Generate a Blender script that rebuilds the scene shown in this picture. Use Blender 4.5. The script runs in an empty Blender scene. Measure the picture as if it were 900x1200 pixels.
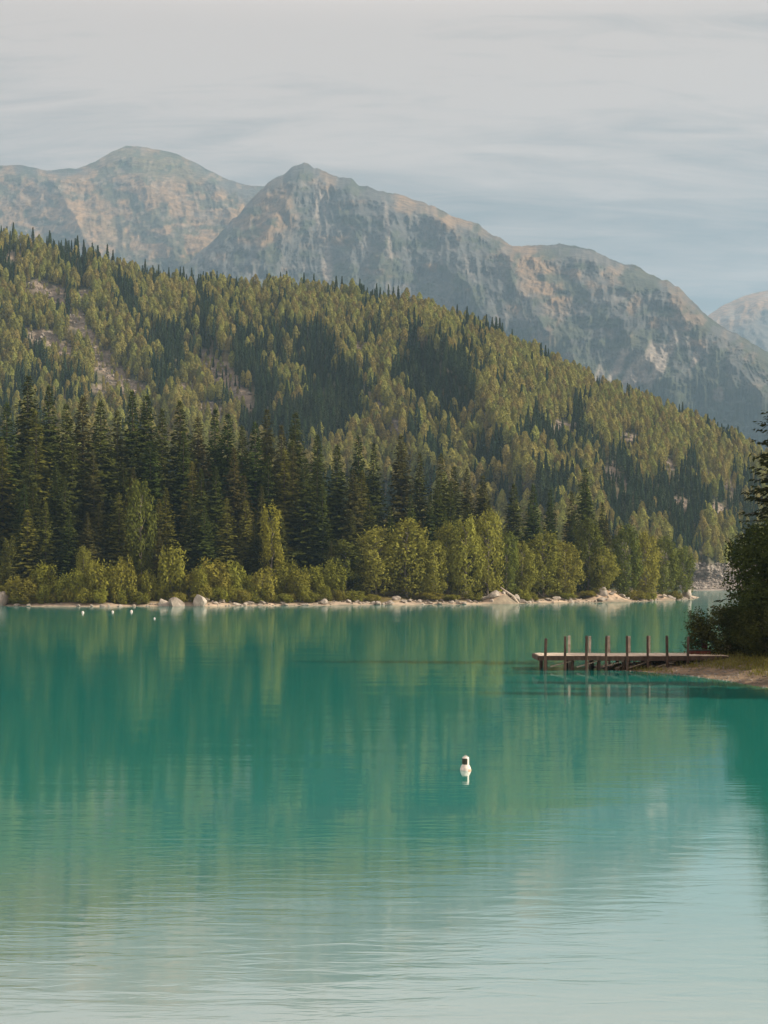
import bpy, math, random
import numpy as np
from mathutils import Vector

SC = bpy.context.scene
COL = SC.collection
R = math.radians
F, HZ, EYE = 1800.0, 680.0, 5.0          # focal length in photo pixels, horizon row, eye height


def wx(px, Y):
    return (px - 450.0) / F * Y


def wz(py, Y):
    return EYE + (HZ - py) / F * Y


def water_y(py):
    return F * EYE / (py - HZ)


# ------------------------------------------------------------------ noise
def _hash(ix, iy, seed):
    n = (ix.astype(np.int64) * 374761393 + iy.astype(np.int64) * 668265263 + seed * 1274126177) & 0xffffffff
    n = ((n ^ (n >> 13)) * 1274126177) & 0xffffffff
    n = ((n ^ (n >> 16)) * 2246822519) & 0xffffffff
    return ((n ^ (n >> 15)) & 0xffffff) / float(0xffffff)


def vnoise(x, y, seed=0):
    x = np.asarray(x, float); y = np.asarray(y, float)
    ix = np.floor(x); iy = np.floor(y)
    fx = x - ix; fy = y - iy
    fx = fx * fx * fx * (fx * (fx * 6 - 15) + 10); fy = fy * fy * fy * (fy * (fy * 6 - 15) + 10)
    a = _hash(ix, iy, seed); b = _hash(ix + 1, iy, seed)
    c = _hash(ix, iy + 1, seed); d = _hash(ix + 1, iy + 1, seed)
    return (a * (1 - fx) + b * fx) * (1 - fy) + (c * (1 - fx) + d * fx) * fy


def fbm(x, y, seed=0, octs=5, ridged=False, gain=0.5):
    t = 0; a = 1.0; s = 0.0
    for o in range(octs):
        n = vnoise(x * 2 ** o + 17.3 * o, y * 2 ** o - 9.1 * o, seed + o * 7)
        if ridged:
            n = 1 - np.abs(2 * n - 1)
        t = t + a * n; s += a; a *= gain
    return t / s


def smooth(a, b, x):
    t = np.clip((x - a) / (b - a), 0, 1)
    return t * t * (3 - 2 * t)


# ------------------------------------------------------------------ mesh building
class Geo:
    def __init__(self):
        self.v = []; self.n = 0; self.f = []

    def add(self, v, f, mat=0):
        v = np.asarray(v, float).reshape(-1, 3); f = np.asarray(f, int)
        self.v.append(v); self.f.append((f + self.n, mat)); self.n += len(v)

    def build(self, name, mats, smooth_=False, colors=None):
        me = bpy.data.meshes.new(name)
        V = np.concatenate(self.v)
        me.vertices.add(len(V)); me.vertices.foreach_set('co', V.ravel())
        loops = np.concatenate([f.ravel() for f, m in self.f])
        tot = np.concatenate([np.full(len(f), f.shape[1]) for f, m in self.f])
        mi = np.concatenate([np.full(len(f), m) for f, m in self.f])
        me.loops.add(len(loops)); me.loops.foreach_set('vertex_index', loops.astype(np.int32))
        me.polygons.add(len(tot))
        start = np.concatenate([[0], np.cumsum(tot)[:-1]])
        me.polygons.foreach_set('loop_start', start.astype(np.int32))
        me.polygons.foreach_set('loop_total', tot.astype(np.int32))
        me.polygons.foreach_set('material_index', mi.astype(np.int32))
        me.polygons.foreach_set('use_smooth', np.full(len(tot), smooth_))
        for m in mats:
            me.materials.append(m)
        if colors is not None:
            at = me.color_attributes.new('Tint', 'FLOAT_COLOR', 'POINT')
            c = np.ones((len(V), 4)); c[:, :3] = colors
            at.data.foreach_set('color', c.ravel())
        me.update(calc_edges=True)
        me.validate()
        return me


def link(name, me, parent=None, loc=None):
    o = bpy.data.objects.new(name, me); COL.objects.link(o)
    if parent is not None:
        o.parent = parent
    if loc is not None:
        o.location = loc
    return o


def tag(o, label=None, cat=None, group=None, kind=None):
    if label: o['label'] = label
    if cat: o['category'] = cat
    if group: o['group'] = group
    if kind: o['kind'] = kind
    return o


def grid_faces(nr, nc):
    i = np.arange(nr * nc).reshape(nr, nc)
    return np.stack([i[:-1, :-1], i[:-1, 1:], i[1:, 1:], i[1:, :-1]], -1).reshape(-1, 4)


def norm(v):
    return v / np.maximum(np.linalg.norm(v, axis=-1, keepdims=True), 1e-9)


def leaves(g, base, d, L, W, rng, mat=0, up=None):
    """diamond leaves: from base along d, length L, width W"""
    n = len(base)
    d = norm(d)
    r = rng.normal(size=(n, 3)) if up is None else up + rng.normal(size=(n, 3)) * 0.35
    s = norm(np.cross(d, r))
    L = np.broadcast_to(L, n)[:, None]; W = np.broadcast_to(W, n)[:, None]
    a = base; b = base + d * L * .45 + s * W * .5; c = base + d * L; e = base + d * L * .45 - s * W * .5
    V = np.stack([a, b, c, e], 1).reshape(-1, 3)
    g.add(V, np.arange(4 * n).reshape(n, 4), mat)


def facing(g, base, nrm, L, W, rng, mat=0, spread=.45, droop=.5):
    """diamond leaves lying over the crown's surface: they look outwards along nrm, with some disorder"""
    n = len(base)
    nrm = norm(norm(nrm) + rng.normal(size=(n, 3)) * spread)
    d = rng.normal(size=(n, 3)) + np.array([0, 0, -droop])
    d = norm(d - nrm * (d * nrm).sum(1, keepdims=True))
    s = np.cross(d, nrm)
    L = np.broadcast_to(L, n)[:, None]; W = np.broadcast_to(W, n)[:, None]
    V = np.stack([base - d * L * .5, base + s * W * .5 + nrm * W * .08, base + d * L * .5, base - s * W * .5 + nrm * W * .08], 1).reshape(-1, 3)
    g.add(V, np.arange(4 * n).reshape(n, 4), mat)


def tube(g, pts, rad, sides=7, mat=0, cap=True):
    pts = np.asarray(pts, float); n = len(pts)
    rad = np.broadcast_to(rad, n)
    t = norm(np.gradient(pts, axis=0))
    ref = np.where(np.abs(t[:, 2:3]) > .9, np.array([[1., 0, 0]]), np.array([[0, 0, 1.]]))
    u = norm(np.cross(t, ref)); w = np.cross(t, u)
    a = np.linspace(0, 2 * np.pi, sides, endpoint=False)
    V = pts[:, None] + rad[:, None, None] * (np.cos(a)[None, :, None] * u[:, None] + np.sin(a)[None, :, None] * w[:, None])
    V = V.reshape(-1, 3)
    i = np.arange(n * sides).reshape(n, sides); j = np.roll(i, -1, 1)
    f = np.stack([i[:-1], j[:-1], j[1:], i[1:]], -1).reshape(-1, 4)
    g.add(V, f, mat)
    if cap:
        for k, idx in ((0, i[0][::-1]), (n - 1, i[-1])):
            c = pts[k]
            vv = np.vstack([V[idx], c])
            ff = [[q, (q + 1) % sides, sides] for q in range(sides)]
            g.add(vv, ff, mat)


def box(g, c, s, mat=0, rz=0.0, ch=0.0, tilt=(0, 0)):
    """box with chamfered vertical and horizontal edges (ch)"""
    hx, hy, hz = [k / 2 for k in s]
    if ch <= 0:
        V = np.array([[x, y, z] for z in (-hz, hz) for x, y in ((-hx, -hy), (hx, -hy), (hx, hy), (-hx, hy))])
        Fs = [[0, 3, 2, 1], [4, 5, 6, 7], [0, 1, 5, 4], [1, 2, 6, 5], [2, 3, 7, 6], [3, 0, 4, 7]]
        fl = [np.array(Fs)]
    else:
        ring = lambda a, b: [(-a, -b + ch), (-a + ch, -b), (a - ch, -b), (a, -b + ch), (a, b - ch), (a - ch, b), (-a + ch, b), (-a, b - ch)]
        V = []
        for z, k in ((-hz, ch * .7), (-hz + ch, 0), (hz - ch, 0), (hz, ch * .7)):
            V += [(x, y, z) for x, y in ring(hx - k, hy - k)]
        V = np.array(V)
        Fq = [[r * 8 + i, r * 8 + (i + 1) % 8, r * 8 + 8 + (i + 1) % 8, r * 8 + 8 + i] for r in range(3) for i in range(8)]
        fl = [np.array(Fq), np.array([[7, 6, 5, 4, 3, 2, 1, 0], list(range(24, 32))])]
    tx, ty = tilt
    V = V.copy()
    V[:, 0] += V[:, 2] * tx; V[:, 1] += V[:, 2] * ty
    cz, sz = math.cos(rz), math.sin(rz)
    W = np.stack([V[:, 0] * cz - V[:, 1] * sz, V[:, 0] * sz + V[:, 1] * cz, V[:, 2]], 1) + np.asarray(c)
    b = g.n
    g.v.append(W); g.n += len(W)
    for f in fl:
        g.f.append((f + b, mat))


# ------------------------------------------------------------------ materials
def mat(name):
    m = bpy.data.materials.new(name); m.use_nodes = True
    nt = m.node_tree; nt.nodes.clear()
    out = nt.nodes.new('ShaderNodeOutputMaterial')
    return m, nt, out


def N(nt, t, **kw):
    n = nt.nodes.new(t)
    for k, v in kw.items():
        if k in n.inputs:
            n.inputs[k].default_value = v
        else:
            setattr(n, k, v)
    return n


def foliage(name, c, var=0.35, hue=0.03, trans=0.3, dead=None, patch=1.2):
    m, nt, out = mat(name)
    oi = N(nt, 'ShaderNodeObjectInfo')
    geo = N(nt, 'ShaderNodeNewGeometry')
    tc = N(nt, 'ShaderNodeTexCoord')
    nz = N(nt, 'ShaderNodeTexNoise', Scale=patch, Detail=2.0)
    nt.links.new(tc.outputs['Object'], nz.inputs['Vector'])
    hs = N(nt, 'ShaderNodeHueSaturation'); hs.inputs['Color'].default_value = (*c, 1)
    # hue and value vary from plant to plant, and from leaf to leaf
    mr = N(nt, 'ShaderNodeMapRange'); mr.inputs[3].default_value = .5 - hue; mr.inputs[4].default_value = .5 + hue
    nt.links.new(oi.outputs['Random'], mr.inputs[0]); nt.links.new(mr.outputs[0], hs.inputs['Hue'])
    rn = N(nt, 'ShaderNodeMath', operation='MULTIPLY'); rn.inputs[1].default_value = 7.31
    fr = N(nt, 'ShaderNodeMath', operation='FRACT')
    nt.links.new(oi.outputs['Random'], rn.inputs[0]); nt.links.new(rn.outputs[0], fr.inputs[0])
    a1 = N(nt, 'ShaderNodeMath', operation='ADD'); nt.links.new(fr.outputs[0], a1.inputs[0])
    nt.links.new(geo.outputs['Random Per Island'], a1.inputs[1])
    a2 = N(nt, 'ShaderNodeMath', operation='ADD'); nt.links.new(a1.outputs[0], a2.inputs[0]); nt.links.new(nz.outputs[0], a2.inputs[1])
    mv = N(nt, 'ShaderNodeMapRange'); mv.inputs[1].default_value = .4; mv.inputs[2].default_value = 2.1
    mv.inputs[3].default_value = 1 - var; mv.inputs[4].default_value = 1 + var
    nt.links.new(a2.outputs[0], mv.inputs[0]); nt.links.new(mv.outputs[0], hs.inputs['Value'])
    col = hs.outputs[0]
    if dead:
        mx = N(nt, 'ShaderNodeMixRGB'); mx.inputs[2].default_value = (*dead, 1)
        th = N(nt, 'ShaderNodeMapRange'); th.inputs[1].default_value = .55; th.inputs[2].default_value = .95; th.inputs[4].default_value = .75
        nt.links.new(fr.outputs[0], th.inputs[0]); nt.links.new(th.outputs[0], mx.inputs[0]); nt.links.new(col, mx.inputs[1]); col = mx.outputs[0]
    d = N(nt, 'ShaderNodeBsdfDiffuse'); t = N(nt, 'ShaderNodeBsdfTranslucent'); ms = N(nt, 'ShaderNodeMixShader'); ms.inputs[0].default_value = trans
    nt.links.new(col, d.inputs[0]); nt.links.new(col, t.inputs[0])
    nt.links.new(d.outputs[0], ms.inputs[1]); nt.links.new(t.outputs[0], ms.inputs[2]); nt.links.new(ms.outputs[0], out.inputs[0])
    return m


def rough(name, c1, c2, scale=3.0, detail=5.0, bump=0.3, dist=0.05, rgh=0.9, coords='Object', tint=False, stretch=(1, 1, 1), per_obj=0.0):
    m, nt, out = mat(name)
    tc = N(nt, 'ShaderNodeTexCoord'); mp = N(nt, 'ShaderNodeMapping'); mp.inputs['Scale'].default_value = stretch
    nz = N(nt, 'ShaderNodeTexNoise', Scale=scale, Detail=detail); nz.inputs['Roughness'].default_value = .65
    nt.links.new(tc.outputs[coords], mp.inputs[0]); nt.links.new(mp.outputs[0], nz.inputs['Vector'])
    rp = N(nt, 'ShaderNodeMapRange'); rp.inputs[1].default_value = .32; rp.inputs[2].default_value = .68
    nt.links.new(nz.outputs[0], rp.inputs[0])
    mx = N(nt, 'ShaderNodeMixRGB'); mx.inputs[1].default_value = (*c1, 1); mx.inputs[2].default_value = (*c2, 1)
    nt.links.new(rp.outputs[0], mx.inputs[0])
    col = mx.outputs[0]
    if tint:
        at = N(nt, 'ShaderNodeVertexColor', layer_name='Tint')
        mu = N(nt, 'ShaderNodeMixRGB', blend_type='MULTIPLY'); mu.inputs[0].default_value = 1
        nt.links.new(col, mu.inputs[1]); nt.links.new(at.outputs[0], mu.inputs[2]); col = mu.outputs[0]
    if per_obj:
        oi = N(nt, 'ShaderNodeObjectInfo'); mr = N(nt, 'ShaderNodeMapRange'); mr.inputs[3].default_value = 1 - per_obj; mr.inputs[4].default_value = 1 + per_obj
        nt.links.new(oi.outputs['Random'], mr.inputs[0])
        hs = N(nt, 'ShaderNodeHueSaturation'); nt.links.new(col, hs.inputs['Color']); nt.links.new(mr.outputs[0], hs.inputs['Value']); col = hs.outputs[0]
    b = N(nt, 'ShaderNodeBsdfPrincipled'); b.inputs['Roughness'].default_value = rgh
    b.inputs['Specular IOR Level'].default_value = .2
    nt.links.new(col, b.inputs['Base Color'])
    bp = N(nt, 'ShaderNodeBump', Strength=bump, Distance=dist)
    nt.links.new(nz.outputs[0], bp.inputs['Height']); nt.links.new(bp.outputs[0], b.inputs['Normal'])
    nt.links.new(b.outputs[0], out.inputs[0])
    return m


M = {}
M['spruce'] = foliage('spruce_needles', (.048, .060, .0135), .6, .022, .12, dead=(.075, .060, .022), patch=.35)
M['spruce_sunlit'] = foliage('sunlit_spruce_needles', (.105, .105, .021), .4, .02, .18, patch=.4)  # brighter copy of the spruce needles, warm sunlight put into the colour
M['leaf'] = foliage('broad_leaves', (.175, .170, .035), .42, .015, .25, patch=.6)
M['leaf_deep'] = foliage('deep_green_leaves', (.090, .102, .022), .42, .02, .2, patch=.6)
M['leaf_gold'] = foliage('golden_leaves', (.185, .170, .030), .3, .02, .35, patch=.6)
M['bush'] = foliage('willow_leaves', (.160, .155, .027), .42, .016, .25, patch=.7)
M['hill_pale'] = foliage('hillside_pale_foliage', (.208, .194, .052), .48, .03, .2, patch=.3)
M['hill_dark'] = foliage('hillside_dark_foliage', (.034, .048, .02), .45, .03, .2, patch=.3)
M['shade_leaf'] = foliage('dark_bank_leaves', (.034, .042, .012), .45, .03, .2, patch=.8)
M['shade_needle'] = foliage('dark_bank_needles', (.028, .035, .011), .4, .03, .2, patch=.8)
M['bark'] = rough('bark', (.05, .038, .027), (.12, .095, .07), 6, 4, .4, .03, stretch=(1, 1, .3))
M['bark_pale'] = rough('pale_bark', (.12, .10, .08), (.24, .21, .17), 6, 4, .3, .03, stretch=(1, 1, .5))
M['rock'] = rough('shore_rock', (.17, .148, .125), (.38, .335, .285), 1.6, 6, .6, .12, per_obj=.22)
M['pebble'] = rough('scree_rock', (.14, .125, .11), (.30, .265, .23), .5, 6, .6, .1, per_obj=.2)
M['earth'] = rough('bare_earth', (.22, .16, .11), (.46, .36, .27), 1.1, 6, .6, .15)
M['wood_dark'] = rough('weathered_timber', (.032, .022, .016), (.095, .066, .05), 5, 6, .5, .012, stretch=(1, 1, .25))
M['wood_deck'] = rough('bleached_planks', (.40, .33, .26), (.60, .51, .42), 4, 6, .4, .01, stretch=(3, .4, 1))
M['driftwood'] = rough('driftwood', (.26, .21, .165), (.5, .43, .35), 5, 5, .4, .02, stretch=(.4, 1, 1))
M['red_wood'] = rough('dark_red_paint', (.05, .014, .011), (.12, .034, .024), 5, 5, .3, .01)
M['white'] = rough('weathered_white_plastic', (.40, .36, .32), (.70, .64, .60), 14, 5, .15, .004, rgh=.45)
M['orange'] = rough('faded_orange_band', (.50, .24, .16), (.62, .36, .26), 9, 4, .1, .004, rgh=.5)
M['black'] = rough('black_marking', (.018, .026, .02), (.045, .05, .04), 9, 4, .1, .004, rgh=.6)
M['bank_ground'] = rough('bank_ground', (.62, .6, .55), (1.25, 1.2, 1.1), 1.3, 8, .7, .12, tint=True)
M['shore_ground'] = rough('shore_ground', (.6, .6, .6), (1.25, 1.2, 1.15), .6, 8, .7, .25, tint=True)
M['hill_ground'] = rough('hill_ground', (.55, .55, .55), (1.4, 1.35, 1.3), .09, 8, .8, 2.0, tint=True)
M['mountain'] = rough('mountain_rock', (.42, .44, .46), (1.55, 1.50, 1.44), .026, 9, 1.0, 16.0, tint=True)
M['floor'] = rough('valley_ground', (.05, .06, .03), (.12, .11, .06), .01, 6, .2, 1)


def water_material():
    m, nt, out = mat('glacial_water')
    tc = N(nt, 'ShaderNodeTexCoord')

    def noise(sc, scale, detail, rough_=.5, dist=0.0):
        mp = N(nt, 'ShaderNodeMapping'); mp.inputs['Scale'].default_value = sc
        mp.inputs['Rotation'].default_value = (0, 0, R(4))
        nz = N(nt, 'ShaderNodeTexNoise', Scale=scale, Detail=detail); nz.inputs['Roughness'].default_value = rough_
        nz.inputs['Distortion'].default_value = dist
        nt.links.new(tc.outputs['Object'], mp.inputs[0]); nt.links.new(mp.outputs[0], nz.inputs['Vector'])
        return nz.outputs[0]
    w1 = noise((.75, 2.6, 1), 1.0, 3.5, .55, .5)       # wind ripples, crests across the view
    w2 = noise((.10, .28, 1), 1.0, 2.0, .5, .3)       # long lazy swell
    patch = noise((.02, .07, 1), 1.0, 3.0, .55, .5)  # calm and ruffled lanes
    pr = N(nt, 'ShaderNodeMapRange'); pr.inputs[1].default_value = .38; pr.inputs[2].default_value = .66
    pr.inputs[3].default_value = .15; pr.inputs[4].default_value = 1.0
    nt.links.new(patch, pr.inputs[0])
    # the breeze ruffles the near water more than the sheltered far side
    sp = N(nt, 'ShaderNodeSeparateXYZ'); nt.links.new(tc.outputs['Object'], sp.inputs[0])
    near = N(nt, 'ShaderNodeMapRange', interpolation_type='SMOOTHSTEP'); near.inputs[1].default_value = 46; near.inputs[2].default_value = 18; near.inputs[3].default_value = .75; near.inputs[4].default_value = 1.25
    nt.links.new(sp.outputs[1], near.inputs[0])
    rs = N(nt, 'ShaderNodeMath', operation='MULTIPLY'); nt.links.new(pr.outputs[0], rs.inputs[0]); nt.links.new(near.outputs[0], rs.inputs[1])
    dsc = N(nt, 'ShaderNodeMath', operation='MULTIPLY'); dsc.inputs[1].default_value = WAVE[0]; nt.links.new(rs.outputs[0], dsc.inputs[0])
    b2 = N(nt, 'ShaderNodeBump', Strength=1.0, Distance=WAVE[1]); nt.links.new(w2, b2.inputs['Height'])
    b1 = N(nt, 'ShaderNodeBump', Strength=1.0); nt.links.new(w1, b1.inputs['Height'])
    nt.links.new(dsc.outputs[0], b1.inputs['Distance']); nt.links.new(b2.outputs[0], b1.inputs['Normal'])
    # suspended glacial silt: cloudy turquoise that drifts a little across the lake
    dr = noise((.006, .012, 1), 1.0, 3.0)
    mx = N(nt, 'ShaderNodeMixRGB'); mx.inputs[1].default_value = (*WATER[0], 1); mx.inputs[2].default_value = (*WATER[1], 1)
    dm = N(nt, 'ShaderNodeMapRange'); dm.inputs[1].default_value = .35; dm.inputs[2].default_value = .65
    nt.links.new(dr, dm.inputs[0]); nt.links.new(dm.outputs[0], mx.inputs[0])
    # cloudy body under a strongly reflecting skin
    df = N(nt, 'ShaderNodeBsdfDiffuse'); gl = N(nt, 'ShaderNodeBsdfGlossy', Roughness=.05); ms = N(nt, 'ShaderNodeMixShader')
    fr = N(nt, 'ShaderNodeFresnel', IOR=1.333); nt.links.new(b1.outputs[0], fr.inputs['Normal'])
    fm = N(nt, 'ShaderNodeMapRange'); fm.inputs[1].default_value = .25; fm.inputs[2].default_value = .9
    fm.inputs[3].default_value = .81; fm.inputs[4].default_value = .93
    nt.links.new(fr.outputs[0], fm.inputs[0]); nt.links.new(fm.outputs[0], ms.inputs[0])
    # the near water's colour is paled to stand in for reflected sky
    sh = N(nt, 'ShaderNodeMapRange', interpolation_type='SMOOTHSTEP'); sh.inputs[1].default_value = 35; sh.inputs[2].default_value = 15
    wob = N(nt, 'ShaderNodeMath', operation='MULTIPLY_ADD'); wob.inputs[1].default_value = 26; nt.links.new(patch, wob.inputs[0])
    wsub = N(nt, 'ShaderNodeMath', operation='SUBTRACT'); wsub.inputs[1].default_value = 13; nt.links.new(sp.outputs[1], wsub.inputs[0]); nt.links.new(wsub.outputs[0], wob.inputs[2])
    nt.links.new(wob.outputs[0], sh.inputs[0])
    sky_pale = N(nt, 'ShaderNodeMixRGB'); sky_pale.inputs[2].default_value = (.38, .55, .455, 1); nt.links.new(sh.outputs[0], sky_pale.inputs[0]); nt.links.new(mx.outputs[0], sky_pale.inputs[1])
    nt.links.new(sky_pale.outputs[0], df.inputs[0]); nt.links.new(b1.outputs[0], gl.inputs['Normal'])
    nt.links.new(df.outputs[0], ms.inputs[1]); nt.links.new(gl.outputs[0], ms.inputs[2]); nt.links.new(ms.outputs[0], out.inputs[0])
    return m


WAVE = (.0080, .015)
WATER = ((.024, .49, .415), (.040, .57, .475))
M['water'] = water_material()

# ================================================================== LIGHT, SKY, CAMERA
SUN_EL, SUN_AZ = R(32), R(97)
sun = bpy.data.lights.new('sun', 'SUN'); sun.energy = 5.0; sun.angle = R(.53); sun.color = (1.0, .87, .68)
so = bpy.data.objects.new('sun', sun); COL.objects.link(so)
sd = Vector((math.cos(SUN_EL) * math.sin(SUN_AZ), math.cos(SUN_EL) * math.cos(SUN_AZ), math.sin(SUN_EL)))
so.rotation_euler = sd.to_track_quat('Z', 'Y').to_euler(); so.location = (200, -50, 300)

w = bpy.data.worlds.new('World'); SC.world = w; w.use_nodes = True
nt = w.node_tree; nt.nodes.clear()
out = N(nt, 'ShaderNodeOutputWorld'); bg = N(nt, 'ShaderNodeBackground', Strength=.084)
sky = N(nt, 'ShaderNodeTexSky', sky_type='NISHITA', sun_disc=False, sun_elevation=SUN_EL, sun_rotation=SUN_AZ, air_density=1.0, dust_density=1.6, ozone_density=1.0)
tc = N(nt, 'ShaderNodeTexCoord')
sep = N(nt, 'ShaderNodeSeparateXYZ'); nt.links.new(tc.outputs['Generated'], sep.inputs[0])
zz = N(nt, 'ShaderNodeMath', operation='MAXIMUM'); zz.inputs[1].default_value = 0; nt.links.new(sep.outputs[2], zz.inputs[0])
za = N(nt, 'ShaderNodeMath', operation='ADD'); za.inputs[1].default_value = .22; nt.links.new(zz.outputs[0], za.inputs[0])
dv = N(nt, 'ShaderNodeVectorMath', operation='DIVIDE'); nt.links.new(tc.outputs['Generated'], dv.inputs[0]); 
cb = N(nt, 'ShaderNodeCombineXYZ')
for k in range(3):
    nt.links.new(za.outputs[0], cb.inputs[k])
nt.links.new(cb.outputs[0], dv.inputs[1])


def cloud_noise(scale, rot, s, detail, rgh, dist):
    mp = N(nt, 'ShaderNodeMapping'); mp.inputs['Scale'].default_value = scale; mp.inputs['Rotation'].default_value = (0, 0, R(rot))
    mp.inputs['Location'].default_value = CLOUD_LOC
    nz = N(nt, 'ShaderNodeTexNoise', Scale=s, Detail=detail); nz.inputs['Roughness'].default_value = rgh; nz.inputs['Distortion'].default_value = dist
    nt.links.new(dv.outputs[0], mp.inputs[0]); nt.links.new(mp.outputs[0], nz.inputs['Vector'])
    return nz.outputs[0]


CLOUD_LOC = (3.1, 1.7, 0)
c1 = cloud_noise((1.0, 3.0, .6), 8, 1.3, 8, .58, .6)
c2 = cloud_noise((2.2, 9.0, .6), -10, 2.2, 9, .62, 1.0)
ad = N(nt, 'ShaderNodeMath', operation='MULTIPLY_ADD'); ad.inputs[1].default_value = .45
nt.links.new(c2, ad.inputs[0]); nt.links.new(c1, ad.inputs[2])
cr = N(nt, 'ShaderNodeMapRange'); cr.inputs[1].default_value = .54; cr.inputs[2].default_value = .93
# the veil thickens higher up
el = N(nt, 'ShaderNodeMapRange', interpolation_type='SMOOTHSTEP'); el.inputs[1].default_value = .20; el.inputs[2].default_value = .44; el.inputs[3].default_value = 0; el.inputs[4].default_value = .60
nt.links.new(sep.outputs[2], el.inputs[0])
ae = N(nt, 'ShaderNodeMath', operation='ADD'); nt.links.new(ad.outputs[0], ae.inputs[0]); nt.links.new(el.outputs[0], ae.inputs[1])
nt.links.new(ae.outputs[0], cr.inputs[0])
# thin high cloud sheet: grey-blue veil to warm white streaks
cc = N(nt, 'ShaderNodeMixRGB'); cc.inputs[1].default_value = (1.70, 1.64, 1.62, 1); cc.inputs[2].default_value = (4.9, 3.95, 3.4, 1)
nt.links.new(cr.outputs[0], cc.inputs[0])
mxs = N(nt, 'ShaderNodeMixRGB'); mxs.inputs[0].default_value = .965
nt.links.new(sky.outputs[0], mxs.inputs[1]); nt.links.new(cc.outputs[0], mxs.inputs[2])
# brightness added to a sky belt above the view, paling the near water
u1 = N(nt, 'ShaderNodeMapRange', interpolation_type='SMOOTHSTEP'); u1.inputs[1].default_value = .335; u1.inputs[2].default_value = .44; u1.inputs[3].default_value = 0; u1.inputs[4].default_value = 1.6
u2 = N(nt, 'ShaderNodeMapRange', interpolation_type='SMOOTHSTEP'); u2.inputs[1].default_value = .55; u2.inputs[2].default_value = .8; u2.inputs[3].default_value = 1; u2.inputs[4].default_value = 0
um = N(nt, 'ShaderNodeMath', operation='MULTIPLY_ADD'); um.inputs[2].default_value = 1.0
for q_, k_ in ((u1, 0), (u2, 1)):
    nt.links.new(sep.outputs[2], q_.inputs[0]); nt.links.new(q_.outputs[0], um.inputs[k_])
mv_ = N(nt, 'ShaderNodeVectorMath', operation='SCALE'); nt.links.new(mxs.outputs[0], mv_.inputs[0]); nt.links.new(um.outputs[0], mv_.inputs['Scale'])
nt.links.new(mv_.outputs[0], bg.inputs[0]); nt.links.new(bg.outputs[0], out.inputs[0])

cam = bpy.data.cameras.new('camera'); co = bpy.data.objects.new('camera', cam); COL.objects.link(co)
co.location = (0, 0, EYE); co.rotation_euler = (R(90), 0, 0)
cam.sensor_fit = 'HORIZONTAL'; cam.sensor_width = 36; cam.lens = 72
cam.shift_y = (HZ - 600) / 900.0
cam.clip_start = .5; cam.clip_end = 40000
SC.camera = co

# ================================================================== SETTING
g = Geo(); g.add([[-6400, -390, -4], [6400, -390, -4], [6400, 12900, -4], [-6400, 12900, -4]], [[0, 1, 2, 3]])
tag(link('ground', g.build('ground', [M['floor']])), kind='structure')
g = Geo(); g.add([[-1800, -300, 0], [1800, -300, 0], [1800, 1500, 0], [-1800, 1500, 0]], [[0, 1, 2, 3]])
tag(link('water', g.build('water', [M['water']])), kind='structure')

# air
g = Geo(); box(g, (0, 6250, 1197), (13000, 13500, 2406))
m, nt_, out_ = mat('valley_haze')
pv = N(nt_, 'ShaderNodeVolumePrincipled')
for k in ('Density Attribute', 'Color Attribute', 'Temperature Attribute'):
    if k in pv.inputs: pv.inputs[k].default_value = ''
HAZE = 8.3e-5
pv.inputs['Color'].default_value = (.37, .575, .78, 1); pv.inputs['Density'].default_value = HAZE; pv.inputs['Anisotropy'].default_value = .1
nt_.links.new(pv.outputs[0], out_.inputs['Volume'])
tag(link('haze', g.build('haze', [m])), kind='stuff')


# ---------------- mountains: relief carried as distance behind a traced skyline
def spur(px, py, poly, A, wl, wr, fade=14):
    ys = np.array([q[1] for q in poly], float); xs = np.array([q[0] for q in poly], float)
    d = px - np.interp(py, ys, xs)
    d = d + 5 * (vnoise(px / 14, py / 14, 91) - .5) * 2
    f = np.where(d < 0, np.exp(-np.abs(d) / wl), np.exp(-np.abs(d) / wr))
    return A * f * smooth(ys[0] - 2, ys[0] + fade, py) * (1 - smooth(ys[-1], ys[-1] + 60, py))


ROCK = np.array([.064, .065, .064]); TAN = np.array([.19, .123, .066]); SCRUB = np.array([.036, .044, .024]); PALE = np.array([.20, .172, .15])


def blend(c, k, w_):
    return c * (1 - w_[..., None]) + k * w_[..., None]


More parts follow.
